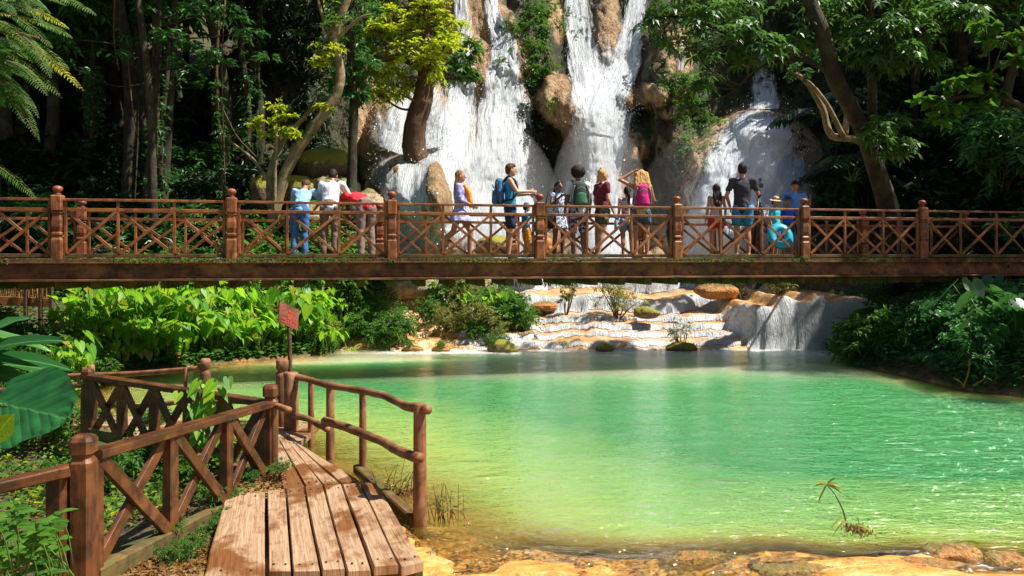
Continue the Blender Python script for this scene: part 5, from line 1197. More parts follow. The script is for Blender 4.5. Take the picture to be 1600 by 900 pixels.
cluster_tree('slender_tree', 'straight dark slender trunk standing just left of the rock dome', 'tree', P(551, 320, 21),
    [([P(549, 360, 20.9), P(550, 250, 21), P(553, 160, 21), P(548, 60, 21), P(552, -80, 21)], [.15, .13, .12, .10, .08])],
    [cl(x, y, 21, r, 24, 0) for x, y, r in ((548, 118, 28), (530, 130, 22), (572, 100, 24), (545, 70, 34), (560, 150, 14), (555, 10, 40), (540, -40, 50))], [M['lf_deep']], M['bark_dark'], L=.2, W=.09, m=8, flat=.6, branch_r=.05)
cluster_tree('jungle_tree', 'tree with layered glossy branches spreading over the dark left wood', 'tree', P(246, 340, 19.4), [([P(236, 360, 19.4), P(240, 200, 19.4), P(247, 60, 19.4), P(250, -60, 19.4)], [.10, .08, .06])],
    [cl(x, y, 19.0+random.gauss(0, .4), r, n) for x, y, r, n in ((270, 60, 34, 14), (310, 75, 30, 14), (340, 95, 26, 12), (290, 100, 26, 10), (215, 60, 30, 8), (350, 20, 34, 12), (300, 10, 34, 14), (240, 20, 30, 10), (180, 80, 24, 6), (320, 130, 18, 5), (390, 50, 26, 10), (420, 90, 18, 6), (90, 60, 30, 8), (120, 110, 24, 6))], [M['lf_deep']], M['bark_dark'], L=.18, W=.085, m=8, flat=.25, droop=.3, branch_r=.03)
# right hand tree with whorled leaves
YR = 19.0
YC = 16.0
wc = [cl(x, y, YC+dy, r, n) for x, y, r, n, dy in ((1180, 62, 34, 30, -.2), (1215, 78, 34, 34, 0), (1250, 60, 30, 26, .3), (1165, 88, 22, 16, 0), (1320, 50, 38, 34, .3), (1370, 40, 40, 40, -.4), (1420, 30, 42, 44, 0), (1470, 20, 44, 46, .2), (1510, 25, 34, 30, 0), (1350, 85, 32, 28, -.2), (1400, 75, 36, 34, -.5), (1440, 60, 30, 26, 0),
    (1390, 190, 24, 18, .2), (1370, 210, 24, 20, -.3), (1410, 225, 22, 16, 0), (1385, 240, 18, 10, 0), (1300, 10, 44, 40, .4), (1240, 0, 44, 34, .5), (1390, -20, 46, 40, 0), (1160, 10, 40, 26, .4), (1390, 105, 24, 18, .2), (1455, 95, 22, 16, .2))]
wc2 = [cl(x, y, YC-.4, r, n) for x, y, r, n in ((1040, 20, 30, 16), (1010, 40, 24, 12), (1080, 40, 30, 18), (1040, 60, 22, 12), (1110, 20, 30, 18), (1110, 90, 20, 10), (1070, -10, 40, 24), (1085, 80, 24, 12), (1100, 130, 22, 12), (1075, 170, 18, 8), (1130, 60, 26, 14), (1160, 40, 26, 14))]
cluster_tree('broadleaf_tree', 'dark leaning tree with mossy trunk and whorled glossy leaves at the right', 'tree', P(1435, 530, YR),
    [([P(1450, 560, YR-.1), P(1428, 520, YR), P(1402, 480, YR), P(1395, 430, YR), P(1386, 330, YR-.6), P(1352, 215, YR-1.4), P(1308, 130, YC+.2), P(1288, 60, YC), P(1262, -10, YC), P(1245, -90, YC)], [.30, .28, .24, .22, .20, .17, .16, .14, .12]),
     ([P(1384, 320, YR-.6), P(1366, 250, YR-1.), P(1362, 120, YC+.5), P(1358, 0, YC+.3), P(1350, -70, YC+.3)], [.13, .10, .09, .07]),
     ([P(1388, 540, YR+.2), P(1384, 450, YR+.2), P(1384, 330, YR-.6)], [.14, .11, .11]),
     ([P(1312, 130, YC+.2), P(1270, 98, YC), P(1225, 95, YC), P(1180, 110, YC), P(1150, 140, YC)], [.06, .04, .02]), ([P(1225, 95, YC), P(1150, 60, YC-.2), P(1080, 30, YC-.3), P(1020, 25, YC-.4)], [.04, .03, .015]),
     ([P(1300, 120, YC+.2), P(1230, 70, YC), P(1190, 60, YC)], [.04, .02]), ([P(1362, 110, YC+.5), P(1400, 70, YC), P(1470, 30, YC)], [.06, .03]), ([P(1362, 240, YR-.2), P(1385, 215, YC), P(1405, 215, YC)], [.03, .015])],
    wc+wc2, [M['lf_whorl']], M['bark_dark'], 'whorls', L=.24, W=.075, k=7, branch_r=.035)
cluster_tree('bare_limbed_tree', 'pale bare limbs forking behind the dark leaning trunk at the right', 'tree', P(1400, 330, 19.5),
    [([P(1420, 420, 19.5), P(1390, 300, 19.5), P(1350, 225, 19.5), P(1300, 212, 19.5), P(1285, 170, 19.5), P(1262, 130, 19.5), P(1240, 112, 19.5)], [.12, .10, .09, .07, .05]), ([P(1320, 214, 19.5), P(1322, 170, 19.5), P(1300, 120, 19.5), P(1285, 90, 19.4)], [.08, .06, .05]),
     ([P(1318, 214, 19.4), P(1290, 160, 19.3), P(1260, 125, 19.3), P(1235, 112, 19.2)], [.07, .05, .03])], [cl(1250, 110, 19.3, 20, 12), cl(1290, 80, 19.4, 26, 14)], [M['lf_deep']], M['bark_pale'], L=.2, W=.09, m=7, branch_r=.03)
cluster_tree('round_leaved_tree', 'low branch of big rounded pale green leaves in the dark right jungle', 'tree', P(1640, 400, 14),
    [([P(1680, 480, 14), P(1660, 300, 14), P(1610, 180, 14), P(1540, 150, 14), P(1450, 160, 14)], [.12, .08, .05, .02])],
    [cl(x, y, 14, r, n, 0, flat=.2) for x, y, r, n in ((1450, 155, 22, 9), (1490, 130, 26, 11), (1530, 125, 24, 10), (1480, 165, 24, 10), (1530, 165, 22, 9), (1470, 185, 16, 6), (1555, 145, 16, 6), (1570, 60, 30, 12), (1590, 90, 26, 10), (1540, 40, 20, 8))], [M['lf_mid']], M['bark_dark'], L=.20, W=.19, m=5, branch_r=.03)
place(FE[3], 1330, 21, 1.1, 'large dark tree fern right of the low bluish fall', 'tree ferns', 1.9); place(FE[3], 1300, 22.5, 1.2, 'tree fern whose fronds hang beside the right edge of the low bluish fall', 'tree ferns', 3.0)
for x, y, k in ((1560, 19.2, 1.6), (1600, 18.8, 1.7), (1540, 20, 1.6)): place(BD[1], x, y, k, 'blue green shrub at the right edge of the picture above the far railing', 'shrubs at the right edge', 1.2)
# trunks and vines of the left wood
for j, (px, Y, r, pts) in enumerate([(243, 20.0, .13, ((232, 330), (240, 200), (244, 100), (246, -40))), (256, 20.4, .07, ((250, 330), (252, 200), (262, 90), (252, -40))), (345, 20.8, .05, ((348, 330), (345, 230), (338, 130), (345, -40))), (385, 23, .10, ((382, 330), (388, 180), (376, 60), (380, -40))), (405, 23.5, .06, ((400, 330), (402, 160), (410, -40))), (140, 21, .08, ((138, 330), (146, 150), (140, -40)))]):
    mb = MB(); mb.tube([P(a, b, Y) for a, b in pts], [r, r*.8], 8, 5, .15); th = thing('jungle_tree', ['tallest bare trunk twined with vines above the left bridge rail', 'thinner trunk close to the right of the vine twined trunk', 'pale thin trunk halfway to the crooked tree', 'brown trunk in the gloom left of the crooked tree', 'thin dark trunk nearest the left of the crooked tree', 'leafy ivy covered trunk at the far left of the wood'][j], 'tree', P(px, 340, Y)); mb.build('trunk', M['bark_mid' if j in (0, 2) else 'bark_dark'], th, True)
    mb = MB()
    for k in range(26 if j != 5 else 60):
        t = random.random(); q = np.array(catmull([P(a, b, Y-.15) for a, b in pts], 10)); c = q[int(t*(len(q)-1))]
        sprays(mb, c, .22 if j != 5 else .3, 5, 5, .11, .06, .8, .5)
    mb.build('climbing_leaves', M['lf_deep'], th)
mb = MB()
for pts in (((200, 90), (203, 130), (208, 175), (216, 215)), ((338, 120), (345, 160), (358, 190), (372, 215), (400, 245)), ((352, 0), (347, 100), (352, 300)), ((180, -20), (178, 60), (186, 110))):
    mb = MB(); mb.tube([P(a, b, 19.2) for a, b in pts], [.018, .014], 5, 5, .1); o = mb.build('hanging_vine', M['vine'], None, True); tag(o, 'bare brown vine hanging in the dark left wood', 'vine', 'vines in the left wood')

# fine mist drifting at the feet of the falls
def m_mist(d):
    t = NT('water mist'); v = t.n('VolumePrincipled'); v.inputs['Density'].default_value = d; v.inputs['Color'].default_value = (.96, .98, 1, 1); v.inputs['Anisotropy'].default_value = .2
    t.set(t.out.inputs['Volume'], v.outputs[0]); return t.m
for j, (px, py, Y, r, d, lb) in enumerate([(775, 330, 22.6, (1.9, 1.4, 2.6), .13, 'the broad left fall'), (935, 330, 23.2, (1.5, 1.2, 3.0), .13, 'the forked middle fall'), (1150, 330, 21.4, (2.8, 1.4, 2.6), .03, 'the low bluish fall')]):
    mb = MB(); mb.ell((0, 0, 0), r, 28, 18); o = mb.build('mist', m_mist(d), None, True); o.location = P(px, py, Y); tag(o, 'thin white mist drifting in front of '+lb, 'mist', kind='stuff')
# ------------------------------------------------------------------ banks
random.seed(5)
def shoreY(px):
    for Y in np.arange(9, 18, .1):
        x = (px-800)/F*Y
        if Y > 11.5 and float(pool_sd(np.array([x]), np.array([Y]))[0]) < 0: return Y
    return 17.
gt = 'heart leaved plants along the left bank'
for i in range(200):
    px = 90+475*random.random(); s = 3.0*random.random()**1.5 if i > 60 else .25*random.random(); Y = shoreY(px)+.12+s; x = (px-800)/F*Y
    z = G(x, Y); place(random.choice(TA), px, Y, (.8+.3*random.random())*(1.0 if px < 520 else .8)*(1 if s > .4 else .75), 'sunlit heart leaved plant in the dense bright green stand along the left bank', gt)
for i in range(46):
    px = 120+440*random.random(); Y = shoreY(px)+.15+2.2*random.random(); place(random.choice([GI[0], FE[0], GI[0], FE[1], BM[2]]), px, Y, .55+.35*random.random(), 'narrow leaved plant or fern growing through the heart leaved stand on the left bank', 'mixed plants of the left bank')
for i in range(48):
    px = 165+415*random.random(); Y = shoreY(min(px, 540))+3.0+2.2*random.random(); place(random.choice(GI), px, Y, 1.0+.4*random.random(), 'long leaved ginger plant behind the heart leaved stand under the bridge', 'ginger plants behind the left bank')
for i in range(44):
    px = 185+370*random.random(); Y = shoreY(max(60, min(px, 540)))+2.5+3*random.random(); place(random.choice(BM+FE[:1]), px, Y, 1.1+.6*random.random(), 'green shrub or fern among the plants behind the left bank', 'shrubs behind the left bank')
for i in range(46):
    px = -30+330*random.random(); Y = 10.6+2.8*random.random(); x = (px-800)/F*Y
    if pool_sd(np.array([x]), np.array([Y]))[0] > -.05: continue
    place(random.choice([FE[1], FE[1], FE[0], BM[0]]), px, Y, .55+.4*random.random(), 'yellow green fern in the low growth behind the log railing', 'ferns on the left bank')
for i in range(26):
    px = -60+210*random.random(); Y = 11.8+1.4*random.random(); place(random.choice(FE[:2]+BM[:2]), px, Y, .6+.3*random.random(), 'leafy plant on the left bank below the bamboo fence', 'plants below the bamboo fence')
# broad wavy leaves at the left edge
bl = thing('broad_leaf_plant', 'broad wavy dark glossy leaves fanning in from the left edge above the log railing', 'plant', P(-60, 580, 8.6))
for j, (x0, y0, x1, y1, L, W) in enumerate([(-60, 560, 90, 500, .95, .26), (-60, 560, 100, 545, .9, .24), (-50, 575, 70, 590, .8, .22), (-60, 540, 40, 478, .9, .24), (-20, 570, 88, 565, .7, .2), (-70, 560, 20, 520, .8, .24), (-40, 520, 70, 530, .7, .2)]):
    a, b = P(x0, y0, 8.7), P(x1, y1, 8.4+.1*j); mb = MB(); mb.leaf(a, b-a, (-.15, -.55, 1), np.linalg.norm(b-a)*1.1, W, 'long', .18, .2+.1*j, .22, 0, .06); mb.build('leaf', [M['lf_deep']], bl, True)
# the giant leaf close to the camera
gi = thing('giant_taro', 'giant dark green leaf with pale veins close to the camera at the left edge', 'plant', P(-40, 900, 3.2))
def m_giant():
    t = NT('giant veined leaf'); uv = t.attr('guv').outputs['Vector']; sp = t.n('SeparateXYZ'); t.set(sp.inputs[0], uv); pos = t.n('NewGeometry').outputs['Position']
    u = t.math('ABSOLUTE', sp.outputs[0]); v = sp.outputs[1]
    vein = t.math('ABSOLUTE', t.math('SINE', t.math('MULTIPLY', t.math('SUBTRACT', v, t.math('MULTIPLY', u, .75)), 19.)))
    vn = t.ramp(vein, [(0., 1.), (.09, 0.)]); rib = t.ramp(u, [(0., 1.), (.035, 0.)]); f = t.math('MAXIMUM', vn, rib)
    n = t.noise(pos, 9, 4); c = t.mix(t.ramp(n, [(.35, 0.), (.65, 1.)]), (.006, .06, .016), (.018, .12, .028)); c = t.mix(t.math('MULTIPLY', f, .55), c, (.10, .30, .08))
    h = t.math('ADD', vein, t.math('MULTIPLY', n, .5)); tr = t.n('BsdfTranslucent'); t.set(tr.inputs[0], (.05, .30, .03))
    return t.fin(t.mixs(.25, t.pbr(c, .32, t.bump(h, .5, .008)), tr.outputs[0]))
M['giant'] = m_giant()
mb = MB(); b, tp_ = P(-6, 652, 3.25), P(137, 640, 3.0)
def bigleaf(mb, b, d, n, L, W):
    """finely divided heart leaf with a gently waved rim"""
    b, d, n = np.asarray(b, float), nrm(d), np.asarray(n, float); sd = nrm(np.cross(d, n)); n = np.cross(sd, d); V = []; U = []; nv, nu = 34, 21
    for i in range(nv):
        t = i/(nv-1); y = -.28+1.28*t; hw = .5*math.sin(math.pi*min(1, t*.93+.07))**.55*(1-.12*t) if t < 1 else 0
        for j in range(nu):
            u = (j-(nu-1)/2)/((nu-1)/2); lob = (max(0, -y))*(1 if abs(u) > .12 else abs(u)/.12)
            yy = y if y > 0 else -lob; 
            p = b+d*L*yy+sd*W*hw*u+n*(.05*L*abs(u)**1.6-.10*L*max(0, y)**2+.012*math.sin(y*15+u*2)*abs(u)**2*L*2+.012*L*math.cos(9*(y-.7*abs(u))*2.1))
            V.append(p); U.append((u*hw*2, yy, 0))
    f = [(i*nu+j, i*nu+j+1, i*nu+nu+j+1, i*nu+nu+j) for i in range(nv-1) for j in range(nu-1)]; mb.add(V, f, U)
bigleaf(mb, P(14, 634, 3.3), P(142, 655, 3.05)-P(14, 634, 3.3), (-.05, -.8, .75), .385, .43)
mb.build('leaf', M['giant'], gi, True)
mb = MB(); mb.leaf(P(-14, 690, 2.9), P(30, 630, 2.9)-P(-14, 690, 2.9), (.3, -.9, .3), .15, .10, 'oval', .1, .7, .2); mb.build('young_leaf', M['lf_taro'], gi, True)
mb = MB(); mb.tube([P(-30, 900, 3.1), P(-30, 760, 3.2), P(8, 640, 3.33)], [.016, .01], 8, 5); mb.build('stalk', M['stem'], gi, True)
if 0: mb = MB(); mb.tube([P(76, 790, 3.6), P(84, 750, 3.6), P(86, 722, 3.6), P(84, 684, 3.55)], [.010, .020, .022, .016], 8, 5); o = mb.build('leaf_stalk', M['stem'], gi, True)
# bottom left bush of small oval leaves
sb = thing('leafy_shrub', 'low shrub of bright oval leaves in the bottom left corner', 'shrub', P(30, 930, 3.6)); mb = MB(); st = MB()
for k in range(46):
    px, py, Y = random.uniform(-40, 96), 0, random.uniform(3.3, 4.1); py = random.uniform(800, 920) if px > 30 else random.uniform(785, 920)
    c = P(px, py, Y); base = np.array([c[0]+random.gauss(0, .06), Y+.1, c[2]-.3]); st.tube([base, (base+c)/2+np.array([.01, 0, .02]), c], [.004, .003], 5, 2)
    for j in range(5):
        a = j*1.35+random.random(); mb.leaf(c-np.array([0, 0, .012*j]), (math.cos(a), math.sin(a), .25), (math.cos(a)*-.3, -.45, 1), random.uniform(.055, .095), random.uniform(.035, .05), 'oval', .25, random.random(), .2, 0)
mb.build('foliage', M['lf_mid'], sb, True); st.build('stems', M['stem'], sb, True)
# vine on the railing
vn_ = thing('climbing_vine', 'bright heart leaved vine climbing over the middle of the crossed railing', 'vine', P(318, 690, 7.1)); mb = MB(); st = MB()
st.tube([P(320, 720, 7.25), P(326, 660, 7.15), P(312, 620, 7.1), P(322, 590, 7.15), P(350, 600, 7.1)], [.006, .004], 5, 5); st.tube([P(312, 640, 7.1), P(296, 615, 7.1), P(300, 596, 7.1)], [.005, .003], 5, 4)
for k in range(34):
    px, py = random.gauss(322, 15), random.uniform(586, 690); c = P(px, py, 7.02+.08*random.random()); a = random.uniform(-2.6, -.5)
    mb.leaf(c, (math.cos(a)*.6, math.sin(a)*.4, -.5), (.3, -.6, .7), random.uniform(.09, .15), random.uniform(.07, .11), 'heart', .15, random.random(), .15, 0)
for k in range(14):
    c = P(random.gauss(325, 22), random.uniform(690, 780), 7.0+.1*random.random()); a = random.uniform(-3, 0); mb.leaf(c, (math.cos(a)*.6, math.sin(a)*.4, -.3), (.2, -.5, .8), .11, .08, 'heart', .15, random.random(), .15, 0)
mb.build('leaves', M['lf_taro'], vn_, True); st.build('vine_stem', M['stem'], vn_, True)
# ground creepers in the hollow between the railings, leaf litter
def scatter(name, label, mat, n, X0, X1, Y0, Y1, L, W, lift=.06, cond=None, kind='stuff', thr=-.22):
    x = RNG.uniform(X0, X1, n); y = RNG.uniform(Y0, Y1, n); k = (fbm(x*1.3, y*1.3, 0, 91) > thr) & (pool_sd(x, y) < -.06)
    if cond is not None: k &= cond(x, y)
    x, y = x[k], y[k]; n = len(x); z = ground(x, y)+RNG.random(n)*lift; mb = MB(); d = RNG.normal(0, 1, (n, 3)); d[:, 2] = .25*np.abs(d[:, 2])
    s = .6+.8*RNG.random(n); mb.leaves(np.stack([x, y, z], 1), d, np.array([0, 0, 1.])+RNG.normal(0, .35, (n, 3)), L*s, W*s, None, .2)
    o = mb.build(name, M[mat]); tag(o, label, 'ground cover', kind=kind)
scatter('ground_creeper', 'small leaved creeper over the left bank', 'lf_mid', 26000, -9, -2.62, 3.6, 13, .055, .04, .14)
scatter('ground_creeper', 'yellow green creeper patches on the left bank', 'lf_bright', 11000, -9, -2.7, 5.0, 13, .05, .035, .16)
scatter('leaf_litter', 'dry brown leaves on the soil beside the boards', 'tuft_brown', 5000, -6, -2.0, 3.4, 9, .06, .03, .03, lambda x, y: ~((x > -2.2) & (y < 6.6)))
scatter('ground_cover', 'low dark growth on the right bank', 'lf_deep', 60000, 6.2, 12, 10, 19, .10, .06, .35)
scatter('ground_cover', 'low leafy growth along the left waterline', 'lf_mid', 30000, -8.5, -3.2, 12.5, 17.8, .12, .07, .16, thr=-9)
scatter('ground_cover', 'low growth on the slope left of the cascades', 'lf_mid', 16000, -13, -3.6, 14, 22, .09, .05, .20)
for px, py, k in ((205, 745, .5), (260, 735, .45), (240, 690, .4), (180, 760, .5), (300, 790, .35), (150, 705, .6), (110, 760, .5), (60, 720, .6), (330, 720, .4), (380, 700, .3)):
    Y = (CZ+.05)*F/(py-HY); place(random.choice(BM[:2]), px, Y, k, 'small leafy plant in the hollow behind the nearest crossed railing', 'plants between the railings')
for px, py, k in ((330, 800, .22), (350, 775, .2), (308, 830, .2), (420, 752, .22), (436, 765, .18), (275, 852, .2), (228, 880, .22), (360, 790, .16)):
    Y = (CZ-.12)*F/(py-HY); place(random.choice([FE[0], BM[0]]), px, Y, k, 'tiny green weed at the edge of the boards', 'weeds beside the boards', .05)
scatter('leaf_litter', 'brown litter on the soil strip between the railing and the boards', 'tuft_brown', 1800, -2.3, -1.85, 4.3, 6.9, .045, .022, .02, thr=-9)
for k in range(16):
    y_ = 4.7+2.1*random.random(); x_ = -2.12+.12*(y_-4.7)/2*-1+random.gauss(0, .05); random.choice([FE[0], BM[0]]).put((x_, y_, G(x_, y_)), rz(), .1+.08*random.random(), 'tiny green weed at the edge of the boards', 'weeds beside the boards')
# weeds and roots round the last log post
wd = thing('reed_tuft', 'thin dry reeds growing from the water around the last log post', 'reeds', P(690, 800, 6.1)); mb = MB()
for k in range(46):
    px = random.choice([random.gauss(690, 16), random.gauss(620, 18)]); c = P(px, 812 if px > 650 else 780, 6.1 if px > 650 else 6.7); c[2] = -.05; h = random.uniform(.12, .36); t = c+np.array([random.gauss(0, .09), random.gauss(0, .06), h]); md = (c+t)/2+np.array([0, 0, .05])
    mb.tube([c, md, t], [.0035, .002], 4, 3, mi=1)
    for j in range(3): mb.leaves([md], [(random.gauss(0, 1), random.gauss(0, .5), .1)], [(0, -.4, 1)], .07, .014)
mb.build('stems', [M['lf_olive'], M['tuft_brown']], wd)
mb = MB(); 
for k in range(400): 
    a = random.random()*6.28; r = abs(random.gauss(0, .16)); p = np.array([-.95+math.cos(a)*r*1.2, 6.75+math.sin(a)*r, .0]); mb.leaves([p], [(random.gauss(0, 1), random.gauss(0, 1), .35)], [(0, 0, 1)], random.uniform(.05, .13), .012)
o = mb.build('root_debris', M['tuft_brown']); tag(o, 'brown roots and twigs caught beside the boards at the water', 'debris', kind='stuff')
# lone plant in the shallows
lp = thing('water_plant', 'lone seedling with drooping pale leaves rising from a brown tuft in the near shallows', 'plant', P(1325, 838, 5.9)); b = P(1325, 838, 5.85); b[2] = 0
mb = MB(); top = P(1292, 757, 5.85); mb.tube([b, P(1318, 800, 5.85), P(1306, 775, 5.85), top], [.007, .004], 6, 4); mb.build('stem', M['vine'], lp, True)
mb = MB()
for a, dz in ((180, .25), (150, .55), (20, .35), (-15, .0), (60, .8), (200, -1.2), (-30, -.25)): d = (math.cos(R(a)), -.2, dz); mb.leaf(top, d, (0, -.8, .6), .12, .017, 'long', .35, .8, .15)
for px, py, a, dz in ((1320, 812, 160, .5), (1326, 815, 175, .2), (1335, 822, 20, .7), (1340, 822, 0, .4), (1346, 826, -5, .1), (1352, 830, -20, -.1)): c = P(px, py, 5.8); mb.leaf(c, (math.cos(R(a)), -.2, dz), (0, -.8, .6), .13, .022, 'long', .9, .7, .15)
mb.build('leaves', M['lf_yellow'], lp, True)
mb = MB()
for k in range(170): p = P(random.gauss(1338, 9), 838, 5.85)+np.array([0, random.gauss(0, .05), 0]); p[2] = .0; mb.leaves([p], [(random.gauss(0, .5), random.gauss(0, .4), 1)], [(0, -1, .2)], random.uniform(.03, .08), .008)
mb.build('root_tuft', M['tuft_brown'], lp)
# rocks of the near shore
for j, (px, py, r, zz, m) in enumerate([(1490, 862, (.20, .12, .07), -.015, 'rock_tan'), (1440, 880, (.28, .13, .035), -.02, 'rock_tan'), (1240, 888, (.30, .14, .03), -.02, 'rock_tan'), (1090, 866, (.26, .12, .025), -.018, 'rock_tan'), (672, 872, (.035, .03, .025), .02, 'rock_pale'), (1570, 870, (.16, .12, .045), -.02, 'rock_tan')]):
    me = rock_mesh(r, 20+j, M[m], .3, 44); o = obj('rock', me); c = W_(px, py, 0.); o.location = (c[0], c[1], zz)
    tag(o, ['pale lumpy rock rising from the shallows in the bottom right corner', 'flat rock left of the lumpy rock in the bottom right corner', 'wide flat orange rock at the bottom edge below the lone seedling', 'flat orange rock at the bottom edge left of the seedling', 'small pale pebble at the near right corner of the boards', 'low rock at the right edge of the near shallows'][j], 'rock', 'rocks in the near shallows')

# ------------------------------------------------------------------ right bank
random.seed(9)
for i in range(90):
    px = 1328+290*random.random(); Y0 = np.interp(px, [1310, 1420, 1510, 1620], [14.9, 13.7, 12.1, 11.8]); Y = Y0+.1+2.8*random.random()
    x = (px-800)/F*Y
    if pool_sd(np.array([x]), np.array([Y]))[0] > -.02 or 1372 < px < 1452: continue
    place(random.choice([BD[1], FE[2], BM[1], FE[2], BM[0]]), px, Y, random.uniform(.45, .8), 'dark leafy plant in the dense shaded growth of the right bank', 'plants of the right bank', -.05)
for px, Y, k in ((1333, 15.3, 1.1), (1345, 15.1, 1.1), (1358, 14.8, 1.1), (1372, 14.6, .8), (1352, 15.8, 1.2), (1395, 14.3, .5), (1425, 13.9, .5)): place(BM[1], px, Y, k, 'green shrub on the rounded tip of the right bank beside the curtain fall', 'shrubs at the tip of the right bank')
for px, Y, k in ((1510, 12.6, .9), (1550, 12.3, .95), (1590, 12.3, 1.0), (1530, 13.2, 1.0), (1575, 13.3, 1.0), (1480, 13.2, .8), (1610, 12.0, .9), (1470, 13.6, .7), (1540, 12.1, .7), (1500, 14.2, 1.0), (1580, 14.2, 1.0)): place(random.choice(TD), px, Y, k, 'large dark heart leaved plant at the right edge of the pool', 'heart leaved plants of the right bank')
st = MB()
for a, b, c, d in ((1505, 605, 1515, 560), (1507, 605, 1490, 590), (1520, 603, 1560, 575), (1590, 610, 1580, 570), (1598, 612, 1600, 575), (1555, 600, 1550, 560)): st.tube([P(a, b, 11.9), P((a+c)/2+3, (b+d)/2, 11.9), P(c, d, 11.9)], [.016, .01], 5, 3)
o = st.build('bent_stalks', M['lf_yellow'], None, True); tag(o, 'bent pale stalks standing in the water at the right bank', 'stalks', kind='stuff')
# fallen leaf clump, brown
# ------------------------------------------------------------------ cascades: shrubs, islets, rocks
random.seed(12)
def zt(x, y): return float(terr(np.array([x]), np.array([y]))[0])
def shrub(px, py_base, Y, w, h, label, mat='lf_olive', L=.075, n=12, stems=6, name='shrub', W=.32):
    x, y = xy(px, Y); b = np.array([x, y, max(zt(x, y), -.02)]); th = thing(name, label, 'shrub', b, 'shrubs on the cascades'); mb = MB(); st = MB()
    for k in range(n):
        a = random.random()*6.28; r = random.random()**.6; c = b+np.array([math.cos(a)*w*r*.8, math.sin(a)*w*r*.55, h*(.35+.6*random.random())]); sprays(mb, c, w*.34, 12, 9, L, L*W, .8, .2)
        if k < stems: st.tube([b-np.array([0, 0, .1]), b*.5+c*.5+np.array([random.gauss(0, .04), 0, 0]), c], [.018*h+.004, .005], 5, 4, .1)
    mb.build('foliage', M[mat], th); st.build('stems', M['bark_mid'], th, True); return th
shrub(965, 515, 19.0, .72, 1.05, 'wide airy olive shrub standing on the terraces under the middle of the bridge', n=24, stems=10)
shrub(884, 500, 19.3, .30, .85, 'narrow yellowish shrub left of the wide olive shrub', n=9)
shrub(1066, 543, 17.15, .34, .75, 'thin dark stemmed little tree on a mossy islet before the cascades', n=8, stems=7, L=.06, name='islet_shrub')
shrub(1215, 460, 19.6, .55, .6, 'dark stemmed bush on top of the curtain fall', n=10)
shrub(1160, 470, 19.8, .35, .5, 'small bush left of the top of the curtain fall', n=7)
me = rock_mesh((.36, .24, .16), 40, M['rock_moss']); o = obj('islet', me); o.location = (*xy(1066, 17.1), .02); tag(o, 'low mossy islet under the thin dark stemmed little tree', 'rock', 'rocks on the cascades')
mg = 'plants of the big green mound'
for px, Y, k in ((700, 18.1, .8), (735, 18.0, .9), (770, 18.0, .9), (800, 18.2, .9), (715, 18.8, 1.1), (755, 18.8, 1.2), (795, 18.8, 1.1), (685, 19.0, .9), (730, 19.4, 1.2), (780, 19.4, 1.1), (812, 18.4, .7), (700, 19.8, 1.2), (745, 17.7, .6), (775, 17.6, .55)):
    x, y = xy(px, Y); random.choice([BM[0], BM[2], BM[1], BM[2]]).put((x, y, zt(x, y)-.05), rz(), k, 'leafy shrub in the big green mound in the middle of the left cascades', mg)
for px, Y, k in ((755, 18.3, .8), (775, 18.5, .9), (730, 18.4, .7)):
    x, y = xy(px, Y); random.choice(TA).put((x, y, zt(x, y)+.35), rz(), k, 'heart leaved plant on top of the big green mound in the cascades', 'heart leaved plants on the green mound')
for px, Y, k in ((600, 17.4, .7), (622, 17.5, .8), (585, 17.7, .8), (605, 18.2, .9), (570, 17.9, .9), (635, 17.6, .5), (560, 18.6, 1.1), (590, 19, 1.), (650, 20.5, .8), (620, 20.5, .9), (580, 20.2, 1.2)):
    x, y = xy(px, Y); BM[random.choice([0, 0, 1])].put((x, y, max(zt(x, y), .02)-.04), rz(), k, 'round green bush at the left end of the cascades', 'bushes at the left end of the cascades')
for j, (px, Y, k, lb) in enumerate([(642, 17.0, .16, 'small plant tuft on the waterline at the left cascades'), (693, 17.0, .17, 'small tuft right of the first tuft on the waterline'), (780, 16.9, .30, 'brown and green tuft on the waterline below the green mound'), (880, 17.2, .12, 'tiny seedling on the terrace between the two shrubs'), (608, 17.0, .2, 'spreading low plant at the left end of the waterline')]):
    x, y = xy(px, Y); BM[0].put((x, y, .05), rz(), k*1.6, lb, 'tufts on the waterline')
for j, (px, Y, r, zz, m, lb) in enumerate([(690, 17.0, (.20, .15, .09), .04, 'rock_tan', 'small dark rock under the second waterline tuft'), (645, 17.0, (.26, .15, .08), .03, 'rock_tan', 'small rock under the first waterline tuft'), (786, 16.85, (.32, .2, .2), .05, 'rock_moss', 'lumpy mossy rock beside the brown waterline tuft'), (945, 17.0, (.20, .15, .12), .05, 'rock_moss', 'small yellow mossy rock on the waterline below the wide olive shrub'),
        (650, 20.2, (.85, .5, .35), 1.25, 'rock_pale', 'big pale boulder on the top step of the left cascades'), (740, 20.5, (.6, .4, .3), 1.3, 'rock_pale', 'pale boulder behind the green mound'), (850, 19.8, (.35, .3, .12), .8, 'rock_tan', 'flat tan rock left of the narrow shrub'), (1010, 18.6, (.3, .25, .14), .72, 'rock_moss', 'yellow mossy rock right of the wide olive shrub'), (1120, 19.6, (.5, .35, .2), 1.2, 'rock_tan', 'flat rock left of the curtain fall top')]):
    me = rock_mesh(r, 50+j, M[m]); o = obj('rock', me); o.location = (*xy(px, Y), zz); tag(o, lb, 'rock', 'rocks on the cascades')
# fern growing from the bridge edge
q = bp(4.97, -.10, .02); FE[0].put(q, 0, .18, 'tiny fern rooted on the bridge edge below the rightmost of the people', None)

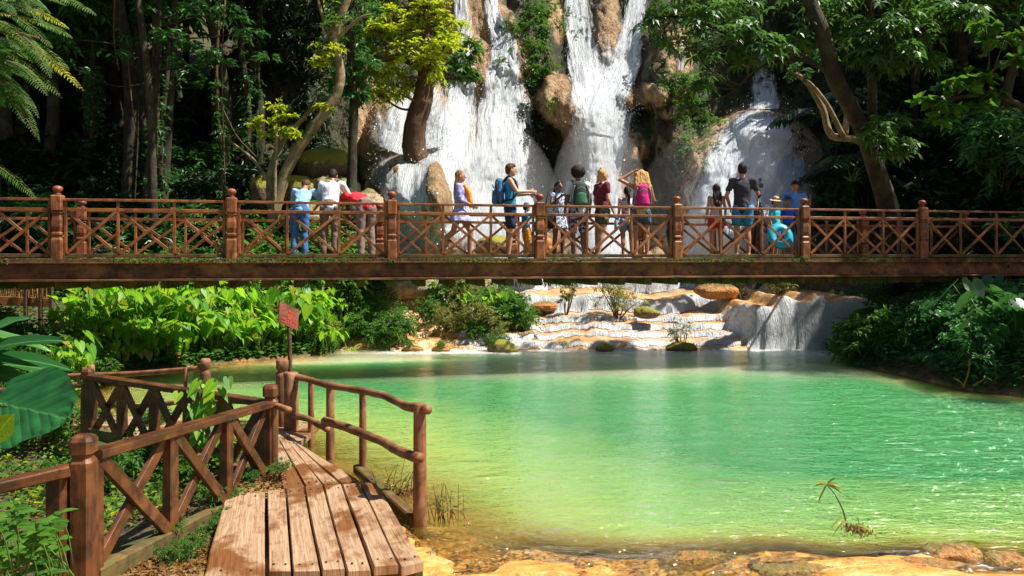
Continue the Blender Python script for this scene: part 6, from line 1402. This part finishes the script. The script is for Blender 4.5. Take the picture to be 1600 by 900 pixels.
# ------------------------------------------------------------------ foliage hanging into the top left corner
random.seed(21)
tl = thing('feathery_tree', 'sunlit feathery leaves of a near tree hanging into the top left corner', 'tree', P(-260, 420, 7)); mb = MB(); mb.tube([(-6.6, 7.0, G(-6.6, 7.)-.3), (-6.7, 7.0, 2.5), (-6.5, 7.1, 4.6), (-5.9, 7.0, 6.2)], [.16, .12, .07], 10, 5, .12)
for a in (((-6.5, 7.1, 4.4), P(-40, 40, 7), P(60, 60, 6.8)), ((-6.6, 7.05, 3.6), P(-60, 130, 7), P(20, 150, 6.9))): mb.tube(list(a), [.05, .015], 7, 5, .1)
mb.build('trunk', M['bark_mid'], tl, True)
RF = [(random.uniform(-40, 60), random.uniform(-30, 120)) for _ in range(30)]
RF = [(x, y, x+random.uniform(26, 62), y+random.uniform(10, 55), random.uniform(.1, .7)) for x, y in RF if x < 60-.35*y]
for j, (x0, y0, x1, y1, b_) in enumerate(RF+[(-20, 20, 90, 45, .9), (-30, 0, 70, -5, .8), (0, 40, 100, 120, .9), (-20, 70, 60, 130, .5), (20, 60, 112, 128, .95), (-10, 110, 40, 190, .2), (14, 132, 52, 205, .3), (30, 10, 98, 40, .9), (-30, 50, 40, 90, .4), (60, -10, 140, 18, .8), (0, -20, 60, 30, .6), (-40, 90, 20, 170, .2), (40, 60, 96, 100, .8), (-20, 250, 42, 300, .6), (-20, 30, 50, 70, .8), (10, 80, 80, 140, .7)]):
    Y = 6.9+random.gauss(0, .25); a, b = P(x0, y0, Y), P(x1, y1, Y+random.gauss(0, .2)); L = np.linalg.norm(b-a); mb = MB(); frond(mb, a, b-a+np.array([0, 0, .25*L]), L*1.05, 28, .075 if L > .35 else .06, .017, .28, (0, -.45, .9), stem=1, bias=b_, hang=.25); mb.build('frond', [M['lf_bright'] if b_ > .86 else M['lf_mid'], M['vine']], tl)
mb = MB()
for k in range(40): a = P(random.uniform(-30, 34), random.uniform(50, 165), 6.8); mb.leaf(a, (random.gauss(.4, .6), random.gauss(-.3, .3), -.5), (.2, -.7, .6), random.uniform(.12, .2), .07, 'oval', .2, random.random(), .15)
mb.build('broad_leaves', M['lf_mid'], tl, True)
